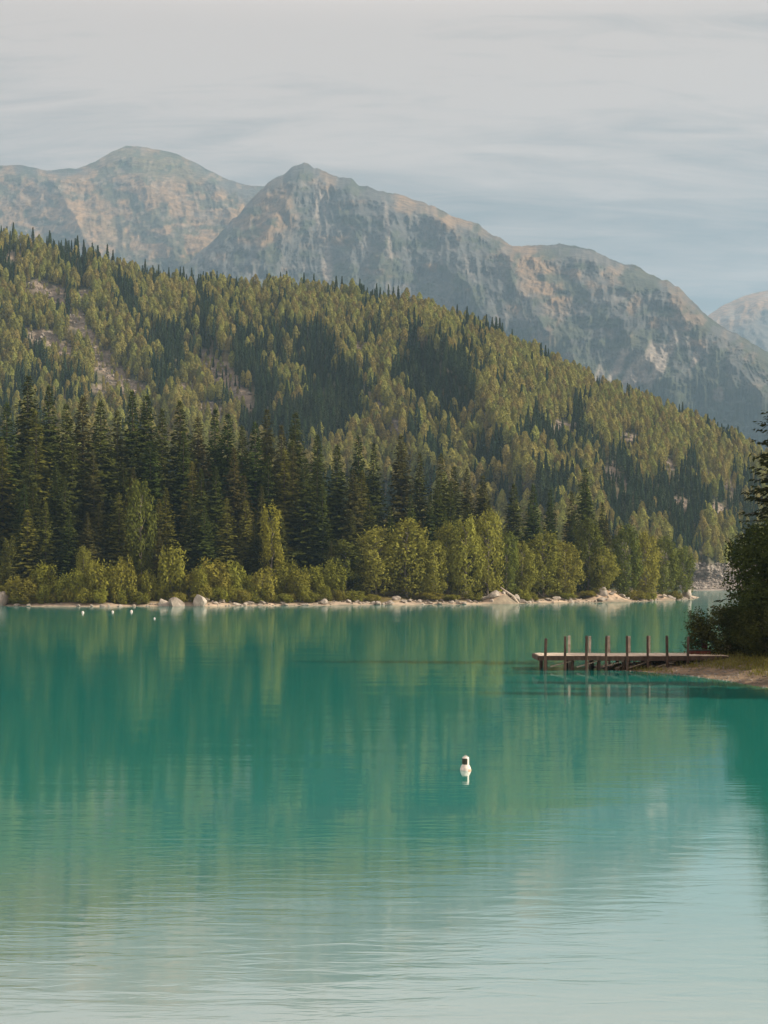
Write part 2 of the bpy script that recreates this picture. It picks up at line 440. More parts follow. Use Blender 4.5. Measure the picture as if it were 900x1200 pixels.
def mountain(name, sky_pts, depth, fall, spurs, rough_amp, tint, x0, x1, step, bottom=610, rows=230, seed=1, jag=1.5):
    p = np.arange(x0, x1 + step, step)
    sy = np.interp(p, [q[0] for q in sky_pts], [q[1] for q in sky_pts])
    sy = sy + (fbm(p / 9, p * 0, seed, 4) - .5) * 2 * jag + (fbm(p / 28, p * 0 + 3, seed + 5, 3) - .5) * 2 * jag
    q = np.linspace(0, 1, rows) ** 1.15
    P, Q = np.meshgrid(p, q)
    PY = sy[None] + (bottom - sy)[None] * Q
    D = depth - fall * ((PY - sy.min()) / (bottom - sy.min())) ** .9
    wgt = smooth(0, 14, PY - sy[None]) * .9 + .1
    off = np.zeros_like(D)
    for s in spurs:
        off -= spur(P, PY, *s)
    wp = (fbm(P / 60, PY / 60, seed + 11, 3) - .5) * 40
    gul = fbm((P + wp * 1.3 - (PY - sy[None]) * .35) / 46, (PY + wp * .5 + P * .12) / 70, seed + 2, 6, True, .52) - .6
    fine = (fbm((P + wp * .5) / 17, (PY + wp * .4) / 19, seed + 3, 5, True, .6) - .6) * 1.4
    u = P + wp * .5 - (PY - sy[None]) * .22
    crease = fbm(u / 11, (PY + wp) / 52, seed + 21, 4, True, .55) - .62
    crease2 = fbm((P + wp * .4 + (PY - sy[None]) * .3) / 15, (PY + wp) / 44, seed + 27, 4, True, .55) - .62
    cm = smooth(.4, .62, fbm(P / 50, PY / 40, seed + 23, 3))
    crease = crease * cm + crease2 * (1 - cm)
    off -= rough_amp * gul * 1.25 + rough_amp * .75 * fine + .62 * rough_amp * crease
    D = D + off * wgt
    # keep the ground climbing away from the viewer
    D = np.minimum.accumulate(D + np.linspace(0, 1, rows)[:, None] * 0, axis=0) - np.linspace(0, 1, rows)[:, None] * 30
    X = wx(P, D); Z = wz(PY, D)
    slope = np.gradient(D, axis=0) / np.maximum(np.gradient(PY, axis=0), .1)
    C = tint(P, PY, sy[None] + 0 * P, gul, fine, slope)
    # far side
    nb = 14
    b = np.linspace(1, 0, nb, endpoint=False)[:, None] * .999
    kb = (1 - b) * 0 + b
    Db = D[0][None] + kb * 1600; Zb = Z[0][None] * (1 - .75 * kb ** 1.3); Xb = X[0][None] * Db / D[0][None]
    V = np.stack([np.vstack([Xb, X]), np.vstack([Db, D]), np.vstack([Zb, Z])], -1)
    C = np.concatenate([np.repeat(C[:1], nb, 0), C], 0)
    g = Geo(); g.add(V.reshape(-1, 3), grid_faces(V.shape[0], V.shape[1])[:, ::-1])
    return tag(link(name, g.build(name, [M['mountain']], True, C.reshape(-1, 3))), kind='structure')


def ell(P, PY, cx, cy, rx, ry, rot=0, soft=.5, nz=.5, seed=5, ns=12):
    a = R(rot); x = P - cx; y = PY - cy
    u = (x * math.cos(a) + y * math.sin(a)) / rx; v = (-x * math.sin(a) + y * math.cos(a)) / ry
    d = np.sqrt(u * u + v * v) + (fbm(P / ns, PY / ns, seed, 4) - .5) * 2 * nz
    return 1 - smooth(1 - soft, 1 + soft, d)


def tint_left(P, PY, S, gul, fine, slope):
    n = fbm(P / 26, PY / 18, 40, 5); c = np.broadcast_to(ROCK, P.shape + (3,))
    c = blend(c, TAN, smooth(.30, .60, n + .25 * smooth(0, 60, PY - S) - .12 * smooth(90, 140, PY - S)) * .9)
    c = blend(c, SCRUB, smooth(.52, .62, fbm(P / 16, PY / 10, 43, 5) + .16 * smooth(60, 120, PY - S)) * .8)
    c = blend(c, SCRUB * 1.5, ell(P, PY, 175, 192, 62, 16, 12, .5, .3) * .65)
    c = blend(c, PALE * np.array([1, .9, .8]), smooth(.60, .70, fbm(P / 8, PY / 5, 44, 4)) * .6)
    c = blend(c, TAN * 1.35, ell(P, PY, 110, 265, 45, 16, 25, .6, .6) * .5)
    return c


def tint_mid(P, PY, S, gul, fine, slope):
    n = fbm(P / 24, PY / 20, 50, 5); c = np.broadcast_to(ROCK, P.shape + (3,))
    c = blend(c, PALE, smooth(.54, .74, fbm((P - PY * .35) / 8, PY / 16, 55, 5)) * .35)
    c = blend(c, TAN, smooth(.50, .66, n + .10 * (1 - smooth(0, 45, PY - S)) - .1) * .55)
    c = blend(c, TAN * .95, ell(P, PY, 315, 255, 26, 34, 20, .6, .5) * .8)
    c = blend(c, TAN * 1.05, ell(P, PY, 632, 322, 22, 52, -35, .6, .5) * .8)
    c = blend(c, TAN * 1.2, ell(P, PY, 520, 250, 55, 9, 20, .7, .6) * .6)
    c = blend(c, SCRUB, smooth(.44, .62, fbm(P / 20, PY / 13, 52, 5) + .12 * smooth(40, 150, PY - S) - .10 + .16 * smooth(600, 760, P)) * .85)
    c = blend(c, SCRUB * .9, smooth(400, 470, PY + (P - 700) * -.1 + 30 * (fbm(P / 30, PY / 30, 57, 4) - .5)) * .8)
    for e in ((372, 252, 2.2, 46, -4), (384, 318, 5, 42, -2), (377, 232, 2, 24, -12), (455, 268, 2, 34, -6)):
        c = blend(c, PALE * 1.05, ell(P, PY, *e, .6, .45) * .8)
    for e in ((752, 432, 9, 34, 35), (775, 424, 7, 30, 30), (738, 440, 6, 24, 25), (815, 420, 4, 14, 20), (842, 462, 6, 7, 30), (700, 445, 5, 18, 20), (725, 428, 5, 22, 28)):
        c = blend(c, PALE * 1.1, ell(P, PY, *e, .5, .7, 8, 7) * .9)
    return c


def tint_right(P, PY, S, gul, fine, slope):
    n = fbm(P / 20, PY / 14, 60, 5); c = np.broadcast_to(TAN * np.array([1.1, 1.05, 1.1]), P.shape + (3,))
    c = blend(c, PALE, smooth(.5, .62, n) * .7)
    return blend(c, ROCK, smooth(18, 44, PY - S + 14 * (n - .5) + (P - 860) * .3) * .85)


mountain('mountain', [(-260, 215), (-150, 188), (-60, 196), (0, 194), (25, 193), (55, 199), (90, 197), (112, 190), (130, 178), (148, 170), (175, 173), (207, 180), (228, 190), (247, 201), (268, 211), (290, 217), (312, 218), (340, 226), (400, 270), (480, 350)],
         7400, 2600, [([(150, 170), (165, 210), (205, 290)], 240, 70, 110), ([(60, 197), (80, 240), (120, 320)], 200, 60, 90), ([(245, 200), (262, 240), (300, 300)], 150, 50, 60)],
         48, tint_left, -260, 520, 1.2, 560, 280, 3, .9)
mountain('mountain', [(120, 400), (150, 370), (180, 341), (210, 315), (240, 290), (268, 262), (290, 238), (305, 222), (320, 211), (335, 202), (347, 194), (355, 191), (363, 195), (376, 198), (396, 206), (412, 209), (418, 215), (440, 221), (470, 229), (500, 239), (540, 255), (560, 264), (580, 277), (600, 287), (612, 290), (630, 288), (650, 286), (668, 289), (690, 291), (705, 297), (725, 307), (745, 311), (770, 325), (795, 337), (810, 350), (825, 365), (840, 378), (860, 390), (880, 402), (905, 418), (960, 450), (1050, 500), (1250, 560)],
         5900, 2300, [([(208, 300), (355, 330)], 0, 10, 10),
                      ([(355, 190), (338, 225), (318, 262), (300, 300), (270, 345)], 260, 55, 60),
                      ([(404, 205), (420, 250), (412, 300), (402, 345)], 170, 32, 48),
                      ([(446, 222), (462, 255), (455, 290), (438, 335)], 190, 30, 36),
                      ([(508, 240), (530, 275), (540, 320), (575, 380)], 300, 46, 70),
                      ([(598, 286), (600, 320), (625, 370), (690, 440)], 210, 45, 90),
                      ([(690, 291), (705, 340), (735, 390), (790, 450)], 230, 60, 110),
                      ([(772, 325), (800, 370), (860, 430), (930, 490)], 250, 70, 140)],
         80, tint_mid, 120, 1250, 1.0, 600, 360, 5, 2.7)
mountain('mountain', [(700, 470), (780, 402), (815, 380), (832, 367), (850, 356), (870, 348), (890, 342), (930, 337), (1000, 352), (1100, 380), (1300, 430)],
         9400, 2600, [([(890, 342), (870, 380), (860, 420)], 260, 50, 70)], 150, tint_right, 700, 1300, 2.5, 540, 120, 9, .9)

# ---------------- wooded hill
HILL_SKY = [(-320, 235), (-150, 262), (-60, 272), (0, 283), (45, 292), (75, 297), (100, 304), (150, 318), (200, 331), (240, 335), (300, 337), (350, 340), (400, 346), (430, 352), (470, 357), (500, 368), (540, 382), (580, 397), (620, 418), (660, 438), (700, 453), (740, 468), (780, 484), (820, 502), (860, 521), (900, 542), (960, 566), (1050, 600), (1200, 640), (1400, 668)]
HILL_SPURS = [([(478, 358), (505, 400), (540, 450), (580, 505), (620, 560), (660, 640)], 92, 44, 190),
              ([(300, 337), (372, 400), (415, 440), (455, 490), (520, 570)], 40, 42, 100),
              ([(200, 331), (250, 390), (300, 450), (360, 540)], 34, 38, 100),
              ([(90, 300), (120, 360), (170, 430), (230, 520)], 26, 34, 90),
              ([(640, 425), (680, 480), (720, 540), (760, 620)], 16, 24, 80),
              ([(740, 468), (775, 530), (800, 580), (830, 640)], 16, 24, 80)]


def hill_point(P, PY):
    """ground depth of the hill where it is seen at photo position (P, PY)"""
    sy = np.interp(P, [q[0] for q in HILL_SKY], [q[1] for q in HILL_SKY])
    q = np.clip((PY - sy) / (690 - sy), 0, 1.05)
    crest = np.interp(P, [-320, 300, 600, 900, 1400], [1300, 1270, 1190, 1080, 980])
    base = np.interp(P, [-320, 500, 820, 900, 1400], [720, 740, 752, 760, 800])
    D = crest - (crest - base) * q ** .92
    off = 0
    for s in HILL_SPURS:
        off = off - spur(P, PY, *s, fade=40)
    off = off - 22 * (fbm(P / 45, PY / 60, 71, 4, True) - .6)
    off = off - 9 * (fbm(P / 11, PY / 11, 72, 3) - .5)
    return D + off * smooth(0, .08, q) * (1 - smooth(.86, 1.0, q))


ROCKS = [(48, 336, 14, 6, 15), (62, 344, 10, 7, 35), (70, 348, 7, 10, -10), (46, 393, 18, 6, 8), (76, 412, 9, 7, 30), (92, 376, 8, 12, -35), (105, 396, 7, 12, -35),
         (58, 400, 12, 5, 0), (120, 425, 10, 12, 0), (135, 440, 12, 10, 20), (155, 455, 16, 8, 20), (115, 455, 8, 5, 0),
         (245, 425, 7, 16, -30), (262, 440, 8, 18, -35), (277, 455, 7, 13, -30), (290, 470, 7, 10, -20), (446, 482, 8, 12, -20), (462, 500, 7, 9, 0), (425, 405, 12, 6, 0),
         (660, 500, 18, 8, 0), (716, 552, 7, 12, 0), (728, 562, 10, 6, 30), (740, 512, 14, 5, 0), (786, 545, 10, 6, 30), (800, 590, 12, 6, 30), (845, 600, 14, 8, 30),
         (855, 570, 10, 6, 30), (830, 555, 8, 5, 10), (245, 480, 14, 7, 10), (100, 345, 8, 4, 0), (14, 300, 8, 5, 0), (220, 455, 8, 5, 0)]


def rocky(P, PY, soft=.4, nz=.7):
    r = np.zeros_like(P)
    for i, e in enumerate(ROCKS):
        r = np.maximum(r, ell(P, PY, e[0], e[1], e[2] * (1.15 if e[0] < 400 else .8), e[3] * (1.2 if e[0] < 400 else .8), e[4], soft, nz, 30 + i, 6))
    return r


p = np.concatenate([np.arange(-320, -20, 6), np.arange(-20, 920, 2.0), np.arange(920, 1400, 8)])
sy = np.interp(p, [q[0] for q in HILL_SKY], [q[1] for q in HILL_SKY])
q = np.linspace(0, 1, 210)
P, Q = np.meshgrid(p, q); PY = sy[None] + (692 - sy)[None] * Q
D = hill_point(P, PY)
X = wx(P, D); Z = np.maximum(wz(PY, D), -2.5)
C = np.broadcast_to(np.array([.085, .072, .040]), P.shape + (3,))
C = blend(C, np.array([.05, .055, .026]), smooth(.4, .6, fbm(P / 20, PY / 20, 75, 4)))
C = blend(C, np.array([.22, .18, .145]), rocky(P, PY, .5, .7) * (.65 + .5 * fbm(P / 2.5, PY / 2.5, 79, 3)).clip(0, 1))
scree = smooth(655, 668, PY + 10 * (fbm(P / 10, PY / 10, 76, 4) - .5)) * smooth(795, 815, P)
C = blend(C, np.array([.22, .195, .175]), scree)
nb = 10
kb = np.linspace(1, 0, nb, endpoint=False)[:, None]
Db = D[0][None] + kb * 500; Zb = Z[0][None] * (1 - .6 * kb); Xb = X[0][None] * Db / D[0][None]
Df = D[-1:] - 25; Zf = np.full_like(Df, -3.5); Xf = X[-1:] * Df / D[-1:]
V = np.stack([np.vstack([Xb, X, Xf]), np.vstack([Db, D, Df]), np.vstack([Zb, Z, Zf])], -1)
C = np.concatenate([np.repeat(C[:1], nb, 0), C, C[-1:]], 0)
g = Geo(); g.add(V.reshape(-1, 3), grid_faces(V.shape[0], V.shape[1])[:, ::-1])
tag(link('hill', g.build('hill', [M['hill_ground']], True, C.reshape(-1, 3))), kind='structure')


# ---------------- shores: ground that rises with the distance from a drawn waterline
def poly_dist(x, y, poly):
    """signed distance to a closed polygon, positive inside"""
    x = np.asarray(x, float); y = np.asarray(y, float)
    best = np.full(x.shape, 1e18); ins = np.zeros(x.shape, bool)
    n = len(poly)
    for i in range(n):
        ax, ay = poly[i]; bx, by = poly[(i + 1) % n]
        dx, dy = bx - ax, by - ay
        t = np.clip(((x - ax) * dx + (y - ay) * dy) / max(dx * dx + dy * dy, 1e-9), 0, 1)
        best = np.minimum(best, (x - ax - t * dx) ** 2 + (y - ay - t * dy) ** 2)
        cond = (ay > y) != (by > y)
        ins ^= cond & (x < (bx - ax) * (y - ay) / (by - ay + 1e-12) + ax)
    d = np.sqrt(best)
    return np.where(ins, d, -d)


def at_water(px, py):
    Y = water_y(py); return (wx(px, Y), Y)


SHORE = [(-160, 709.5), (-60, 710.5), (-8, 710), (30, 710.5), (120, 711), (160, 710.5), (230, 710.5), (290, 710), (340, 709.6), (390, 709.4), (440, 708.8), (500, 708.4), (560, 708.2), (600, 707.6), (640, 706.6), (700, 705.8), (745, 705.2), (785, 703.8), (806, 702.6), (817, 701)]
WOOD_POLY = [at_water(*q) for q in SHORE] + [(94, 455), (90, 500), (60, 540), (-60, 560), (-200, 540), (-220, 420)]


def wood_ground(x, y):
    x = np.asarray(x, float); y = np.asarray(y, float)
    d = poly_dist(x, y, WOOD_POLY) + (fbm(x / 7, y / 7, 81, 3) - .5) * 3.0
    left = 1 - smooth(-80, 60, x)
    up = .75 * smooth(0, 4, d) + .5 * smooth(3, 8, d) + np.maximum(d - 5, 0) * (.05 + .10 * left)
    h = np.where(d < 0, np.maximum(d * .25, -2), up) + (fbm(x / 3, y / 3, 82, 3) - .5) * .5 * smooth(0, 3, d)
    for mx_, my_, mr_, mh_ in MOUNDS:
        h = h + mh_ * np.exp(-((x - mx_) ** 2 + ((y - my_) * .8) ** 2) / (mr_ ** 2))
    return h


def mound(px, py, wpx, h):
    X0, Y0 = at_water(px, py); return (X0, Y0 + 4, wpx / F * Y0, h)


MOUNDS = [mound(588, 708, 17, 2.4), mound(712, 705.6, 14, 1.6), mound(725, 705.5, 14, 1.0), mound(700, 705.8, 8, 1.0), mound(780, 704, 12, 1.0), mound(805, 702.6, 10, 1.4)]
xs = np.concatenate([np.arange(-225, -90, 5), np.arange(-90, 98, .8)]); ys = np.concatenate([np.arange(284, 345, .8), np.arange(345, 400, 1.3), np.arange(400, 565, 4)])
GX, GY = np.meshgrid(xs, ys)
GZ = wood_ground(GX, GY)
d = poly_dist(GX, GY, WOOD_POLY)
gr = smooth(1.5, 5.5, d + 5 * (fbm(GX / 4, GY / 4, 83, 4) - .5))
C = np.broadcast_to(np.array([.46, .375, .29]), GX.shape + (3,))
C = blend(C, np.array([.34, .28, .225]), smooth(.45, .6, fbm(GX / 2.5, GY / 2.5, 84, 4)))
C = blend(C, np.array([.11, .09, .03]), gr)
for mx_, my_, mr_, mh_ in MOUNDS:
    C = blend(C, np.array([.42, .315, .23]), np.exp(-(((GX - mx_) ** 2 + (GY - my_) ** 2) / (mr_ * 1.2) ** 2)) * .9)
C = blend(C, np.array([.16, .15, .115]), (1 - smooth(-.1, .35, d)) * .8)
g = Geo(); g.add(np.stack([GX, GY, GZ], -1).reshape(-1, 3), grid_faces(*GX.shape))
tag(link('shore', g.build('shore', [M['shore_ground']], True, C.reshape(-1, 3))), kind='structure')

BANK = [(688, 781.5), (715, 785), (760, 788), (805, 791), (850, 798), (900, 806.5), (1000, 815), (1200, 826)]
BANK_POLY = [at_water(*q) for q in BANK] + [(60, 60), (80, 80), (80, 170), (40, 150), (26, 118)] + [at_water(*q) for q in [(840, 772.5), (790, 774.5), (730, 777.5)]]


def bank_ground(x, y):
    x = np.asarray(x, float); y = np.asarray(y, float)
    d = poly_dist(x, y, BANK_POLY) + (fbm(x / 1.7, y / 1.7, 85, 3) - .5) * .5
    up = .5 * smooth(0, 4.5, d) + np.maximum(d - 2.6, 0) * .085 * smooth(14, 19, x)
    return np.where(d < 0, np.maximum(d * .3, -1.5), up) + (fbm(x / .8, y / .8, 86, 4) - .5) * .16 * smooth(0, 1.5, d)


xs = np.concatenate([np.arange(9, 27, .14), np.arange(27, 82, 1.2)]); ys = np.concatenate([np.arange(58, 100, .2), np.arange(100, 172, 2)])
GX, GY = np.meshgrid(xs, ys); GZ = bank_ground(GX, GY); d = poly_dist(GX, GY, BANK_POLY)
C = np.broadcast_to(np.array([.19, .145, .105]), GX.shape + (3,))
C = blend(C, np.array([.12, .098, .075]), smooth(.45, .6, fbm(GX / .9, GY / .9, 87, 4)))
C = blend(C, np.array([.09, .08, .026]), smooth(2.2, 3.6, d + 2.0 * (fbm(GX / 1.3, GY / 1.3, 88, 4) - .5)))
C = blend(C, np.array([.10, .09, .065]), (1 - smooth(0, .25, d)) * .8)
g = Geo(); g.add(np.stack([GX, GY, GZ], -1).reshape(-1, 3), grid_faces(*GX.shape))
tag(link('bank', g.build('bank', [M['bank_ground']], True, C.reshape(-1, 3))), kind='structure')


# ================================================================== PLANTS
def spruce_meshes(h, Rb, seed, nmat, step=.5, spray=.85, per=7, low=.05, sharp=.85, ragged=.35, fine=.38, broad=.55, wood=False):
    rng = np.random.default_rng(seed)
    g = Geo()
    z = low * h
    B = []; Dd = []; LL = []; UU = []; ST = []
    while z < h * .985:
        t = z / h
        nb = max(3, int(round(per * (1 - .35 * t) + rng.normal() * 1.0)))
        a0 = rng.uniform(0, 6.28)
        for k in range(nb):
            L = (Rb * (1 - t) ** sharp) * (1 + rng.normal() * ragged * .5) + .12
            if t < .18: L *= .55 + 2.5 * t
            if rng.random() < .07: L *= .35
            L = max(L, .15)
            a = a0 + 6.283 * k / nb + rng.normal() * .25
            rise = .55 * (t - .45) + rng.normal() * .09
            ns = max(2, int(L / fine))
            s = (np.arange(ns) + rng.random(ns) * .8 + .3) / ns
            s = np.clip(s, .05, 1)
            zz = z + L * (rise * s - .35 * s * s * (1 - t) + .16 * s ** 3) + rng.normal(size=ns) * .05
            ca, sa = math.cos(a), math.sin(a)
            pos = np.stack([ca * s * L, sa * s * L, zz], 1)
            fw = np.array([ca, sa, rise * .8 - .2 * (1 - t)]); sd_ = np.array([-sa, ca, 0])
            if wood and L > .5: ST.append((np.vstack([[[0, 0, z]], pos[::2]]), L))
            for sg in (-1, 1, 0):
                dd = fw[None] * (.55 if sg else .9) + sd_[None] * sg * .8 + np.array([[0, 0, -.28]]) + rng.normal(size=(ns, 3)) * .2
                B.append(pos); Dd.append(dd); UU.append(np.repeat([[ca * .9, sa * .9, .8]], ns, 0))
                LL.append(spray * (1.05 - .45 * s) * (.28 + .72 * min(1, L / 1.5)) * (1 + rng.normal(size=ns) * .2))
        z += step * (1 - .45 * t) * rng.uniform(.8, 1.2)
    B = np.concatenate(B); Dd = np.concatenate(Dd); LL = np.concatenate(LL)
    leaves(g, B, Dd, np.abs(LL), np.abs(LL) * broad, rng, 0, up=np.concatenate(UU))
    top = np.array([[0, 0, h * .955]] * 5)
    leaves(g, top, np.array([[0, 0, 1.]]) + rng.normal(size=(5, 3)) * .12, h * .045, .22, rng)
    crown = g.build('crown', [nmat])
    g = Geo()
    zs = np.linspace(-.6, h * .97, 9)
    pts = np.stack([np.sin(zs * .21 + seed) * .05 * (zs / h), np.cos(zs * .17 + seed) * .05 * (zs / h), zs], 1)
    tube(g, pts, np.maximum(h * .0115 * (1 - zs / h), .012) + .01)
    for pts_, L_ in ST:
        tube(g, pts_, np.linspace(.012 + .008 * L_, .006, len(pts_)), 4, 0, False)
    trunk = g.build('trunk', [M['bark']], True)
    return crown, trunk


def broadleaf_meshes(h, W, seed, lmat, nclump=34, per=260, leaf=.3, tall=1.55, low=.08, bark='bark_pale', stems=1, flop=.35):
    rng = np.random.default_rng(seed)
    gl = Geo(); gt = Geo()
    Cs = []
    for i in range(nclump):
        t = (i + .5) / nclump
        zc = low + (1 - low) * .93 * t
        prof = (math.sin(math.pi * min(1, (zc * .86 + .12)) ** 1.05)) ** .6
        a = i * 2.399 + rng.normal() * .5
        rr = W * prof * (.35 + .55 * math.sqrt(rng.random()))
        Cs.append((rr * math.cos(a), rr * math.sin(a), zc * h, W * rng.uniform(.20, .40) * (.55 + .45 * prof)))
    Cs = np.array(Cs)
    for cx, cy, cz, cr in Cs:
        n = int(per * (cr / (W * .36)) ** 1.6 * rng.uniform(.7, 1.25))
        dr = norm(rng.normal(size=(n, 3)))
        rad = cr * (.55 + .5 * rng.random(n) ** .6)
        pos = np.array([cx, cy, cz]) + dr * rad[:, None] * np.array([1, 1, tall])
        pos += (rng.normal(size=(n, 3)) * .07 * cr)
        pos[:, 2] = np.maximum(pos[:, 2], .05)
        out = dr + .5 * norm(pos - np.array([0, 0, .5 * h])) + np.array([0, 0, .25])
        facing(gl, pos, out, leaf * (1 + rng.normal(size=n) * .22), leaf * .62, rng, 0, .42, flop)
    # stray outer sprigs make the outline uneven
    n = int(nclump * per * .05)
    k = rng.integers(0, nclump, n); dr = norm(rng.normal(size=(n, 3)) + np.array([0, 0, .4]))
    pos = Cs[k, :3] + dr * (Cs[k, 3] * rng.uniform(1.05, 1.45, n))[:, None] * np.array([1, 1, tall * .9])
    pos[:, 2] = np.maximum(pos[:, 2], .05)
    leaves(gl, pos, dr + rng.normal(size=(n, 3)) * .4, leaf, leaf * .5, rng)
    for s_ in range(stems):
        a = s_ * 2.4; of = .12 * W * (stems > 1)
        bx, by = of * math.cos(a), of * math.sin(a)
        zs = np.linspace(-.5, h * .86, 8)
        pts = np.stack([bx * (1 + zs / h * 3) + np.sin(zs * .5 + seed) * .12, by * (1 + zs / h * 3) + np.cos(zs * .4 + seed) * .12, zs], 1)
        tube(gt, pts, np.maximum(h * .013 * (1 - zs / h), .01) / math.sqrt(stems))
    for cx, cy, cz, cr in Cs[::2]:
        z0 = max(.1, cz - .5 * math.hypot(cx, cy) - .08 * h)
        mid = np.array([cx * .5, cy * .5, (z0 + cz) / 2 + .1])
        tube(gt, [[0, 0, z0], mid, [cx, cy, cz]], [h * .0055, h * .004, h * .0015], 5)
    return gl.build('crown', [lmat]), gt.build('trunk', [M[bark]], True)


def plant(name, meshes, loc, sc, rz, label, cat, group=None, parts=('crown', 'trunk')):
    e = bpy.data.objects.new(name, None); COL.objects.link(e)
    e.location = loc; e.rotation_euler = (0, 0, rz)
    e.scale = sc if hasattr(sc, '__len__') else (sc, sc, sc)
    e.empty_display_size = .5
    tag(e, label, cat, group)
    for pn, me in zip(parts, meshes):
        link(pn, me, e)
    return e


ORD = ['first', 'second', 'third', 'fourth', 'fifth', 'sixth', 'seventh', 'eighth', 'ninth', 'tenth', 'eleventh', 'twelfth', 'thirteenth', 'fourteenth', 'fifteenth', 'sixteenth', 'seventeenth', 'eighteenth', 'nineteenth', 'twentieth']
TENS = {20: 'twenty', 30: 'thirty', 40: 'forty', 50: 'fifty'}


def ordn(i):
    if i < 20: return ORD[i]
    n = i + 1
    t = n // 10 * 10
    return TENS[t] + '-' + ORD[n % 10 - 1] if n % 10 else {20: 'twentieth', 30: 'thirtieth', 40: 'fortieth', 50: 'fiftieth'}[t]


rnd = random.Random(5)
SPR_D = [spruce_meshes(30, rb, 10 + i, M['spruce'], sharp=sh, ragged=rg) for i, (rb, sh, rg) in enumerate(((3.7, .95, .3), (3.3, .85, .35), (4.3, 1.05, .3), (3.5, .78, .45), (4.0, .95, .4)))]
SPR_W = [spruce_meshes(20, rb, 30 + i, M['spruce_sunlit'], step=.42, spray=.7, sharp=.85) for i, rb in enumerate((2.6, 2.2, 3.0))]


def shore_row(px):
    return np.interp(px, [q[0] for q in SHORE], [q[1] for q in SHORE])


def wood_at(px, back):
    """a point BACK metres behind the waterline seen at column px"""
    Y = float(water_y(shore_row(px))) + back
    X = wx(px, Y)
    return X, Y, float(wood_ground(X, Y))


# spruces whose tops make the wood's skyline
TOPS = [(8, 470), (33, 438), (58, 450), (78, 472), (97, 463), (118, 468), (137, 480), (155, 456), (172, 461), (190, 478), (211, 468), (232, 488), (252, 478), (267, 483), (284, 497),
        (299, 493), (313, 478), (330, 497), (346, 482), (372, 508), (395, 520), (420, 510), (438, 518), (470, 508), (492, 530), (517, 530), (532, 545), (547, 548), (566, 556),
        (602, 566), (625, 566), (645, 572), (670, 575), (686, 548), (706, 588)]
for i, (px, py) in enumerate(TOPS):
    back = 42 + 22 * ((i * 7) % 5) / 4 - 14 * (px > 560)
    X, Y, Z = wood_at(px, back)
    hgt = wz(py, Y) - Z
    me = SPR_D[i % 5]; s = hgt / 30
    wd = s * rnd.uniform(1.25, 1.65)
    plant('spruce_tree', me, (X, Y, Z), (wd, wd, s), rnd.uniform(0, 6.28), 'tall dark spruce on the skyline of the wood, %s tip from the left' % ordn(i), 'tree', 'spruces along the skyline of the wood')
# off-frame continuation and lower spruces that fill the wood
skyx = [q[0] for q in TOPS]; skyy = [q[1] for q in TOPS]
fill = []
cnt = 0
while cnt < 74:
    px = rnd.uniform(-30, 712)
    top = np.interp(px, skyx, skyy)
    base = 700
    f = rnd.uniform(.10, .62)
    if px > 400: f = rnd.uniform(.08, .42)
    py = top + (base - top) * f + 8
    back = 36 - 26 * (f - .1) / .52 + rnd.uniform(-3, 3)
    if any(abs(px - a) < 7.5 and abs(py - b) < 26 for a, b in fill):
        cnt += .1; continue
    fill.append((px, py)); cnt += 1
    X, Y, Z = wood_at(px, max(back, 7))
    hgt = max(wz(py, Y) - Z, 6)
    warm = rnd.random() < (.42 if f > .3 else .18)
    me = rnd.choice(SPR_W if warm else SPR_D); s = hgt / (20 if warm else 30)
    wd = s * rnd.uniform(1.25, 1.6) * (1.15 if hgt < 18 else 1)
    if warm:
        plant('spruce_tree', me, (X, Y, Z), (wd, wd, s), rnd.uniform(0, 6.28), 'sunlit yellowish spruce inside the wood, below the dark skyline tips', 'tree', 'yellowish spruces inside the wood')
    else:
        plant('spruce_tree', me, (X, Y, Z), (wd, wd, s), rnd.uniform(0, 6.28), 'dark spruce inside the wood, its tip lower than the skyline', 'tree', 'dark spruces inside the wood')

# broadleaf trees along the water
BL = [broadleaf_meshes(15, 3.6, 50 + i, M['leaf'], 46, 150, .5, 1.45) for i in range(4)]
BLD = [broadleaf_meshes(15, 3.2, 60 + i, M['leaf_deep'], 42, 150, .5, 1.5) for i in range(2)]
BLG = broadleaf_meshes(15, 2.6, 66, M['leaf_gold'], 30, 130, .5, 1.5)
TREES = [(12, 628, 30, 9, 'd'), (165, 560, 44, 12, 'd'), (98, 640, 26, 8, 'l'), (318, 588, 34, 12, 'g'), (405, 632, 58, 14, 'd'), (440, 616, 58, 10, 'l'), (476, 606, 66, 9, 'l'), (508, 634, 40, 7, 'l'),
         (524, 610, 40, 12, 'l'), (546, 604, 44, 9, 'l'), (572, 598, 46, 10, 'l'), (594, 622, 34, 9, 'd'), (612, 634, 36, 8, 'l'), (636, 622, 50, 9, 'l'), (662, 634, 46, 7, 'l'),
         (690, 606, 40, 11, 'd'), (706, 640, 38, 7, 'l'), (733, 612, 40, 9, 'd'), (756, 622, 40, 8, 'l'), (778, 626, 36, 8, 'd'), (800, 640, 34, 8, 'd')]
what = {'l': 'pale green leafy tree', 'd': 'deep green leafy tree', 'g': 'golden yellow leafy tree'}
for i, (px, py, wpx, back, k) in enumerate(TREES):
    X, Y, Z = wood_at(px, back)
    hgt = wz(py, Y) - Z
    me = BLG if k == 'g' else (BL[i % 4] if k == 'l' else BLD[i % 2])
    W0 = {'l': 3.6, 'd': 3.2, 'g': 2.6}[k]
    s = hgt / 15; wd = (wpx / 2 / F * Y) / (W0 * 1.12)
    plant('broadleaf_tree', me, (X, Y, Z), (wd, wd, s), rnd.uniform(0, 6.28), '%s by the water, %s leafy tree from the left' % (what[k], ordn(i)), 'tree', 'leafy trees along the wooded shore')

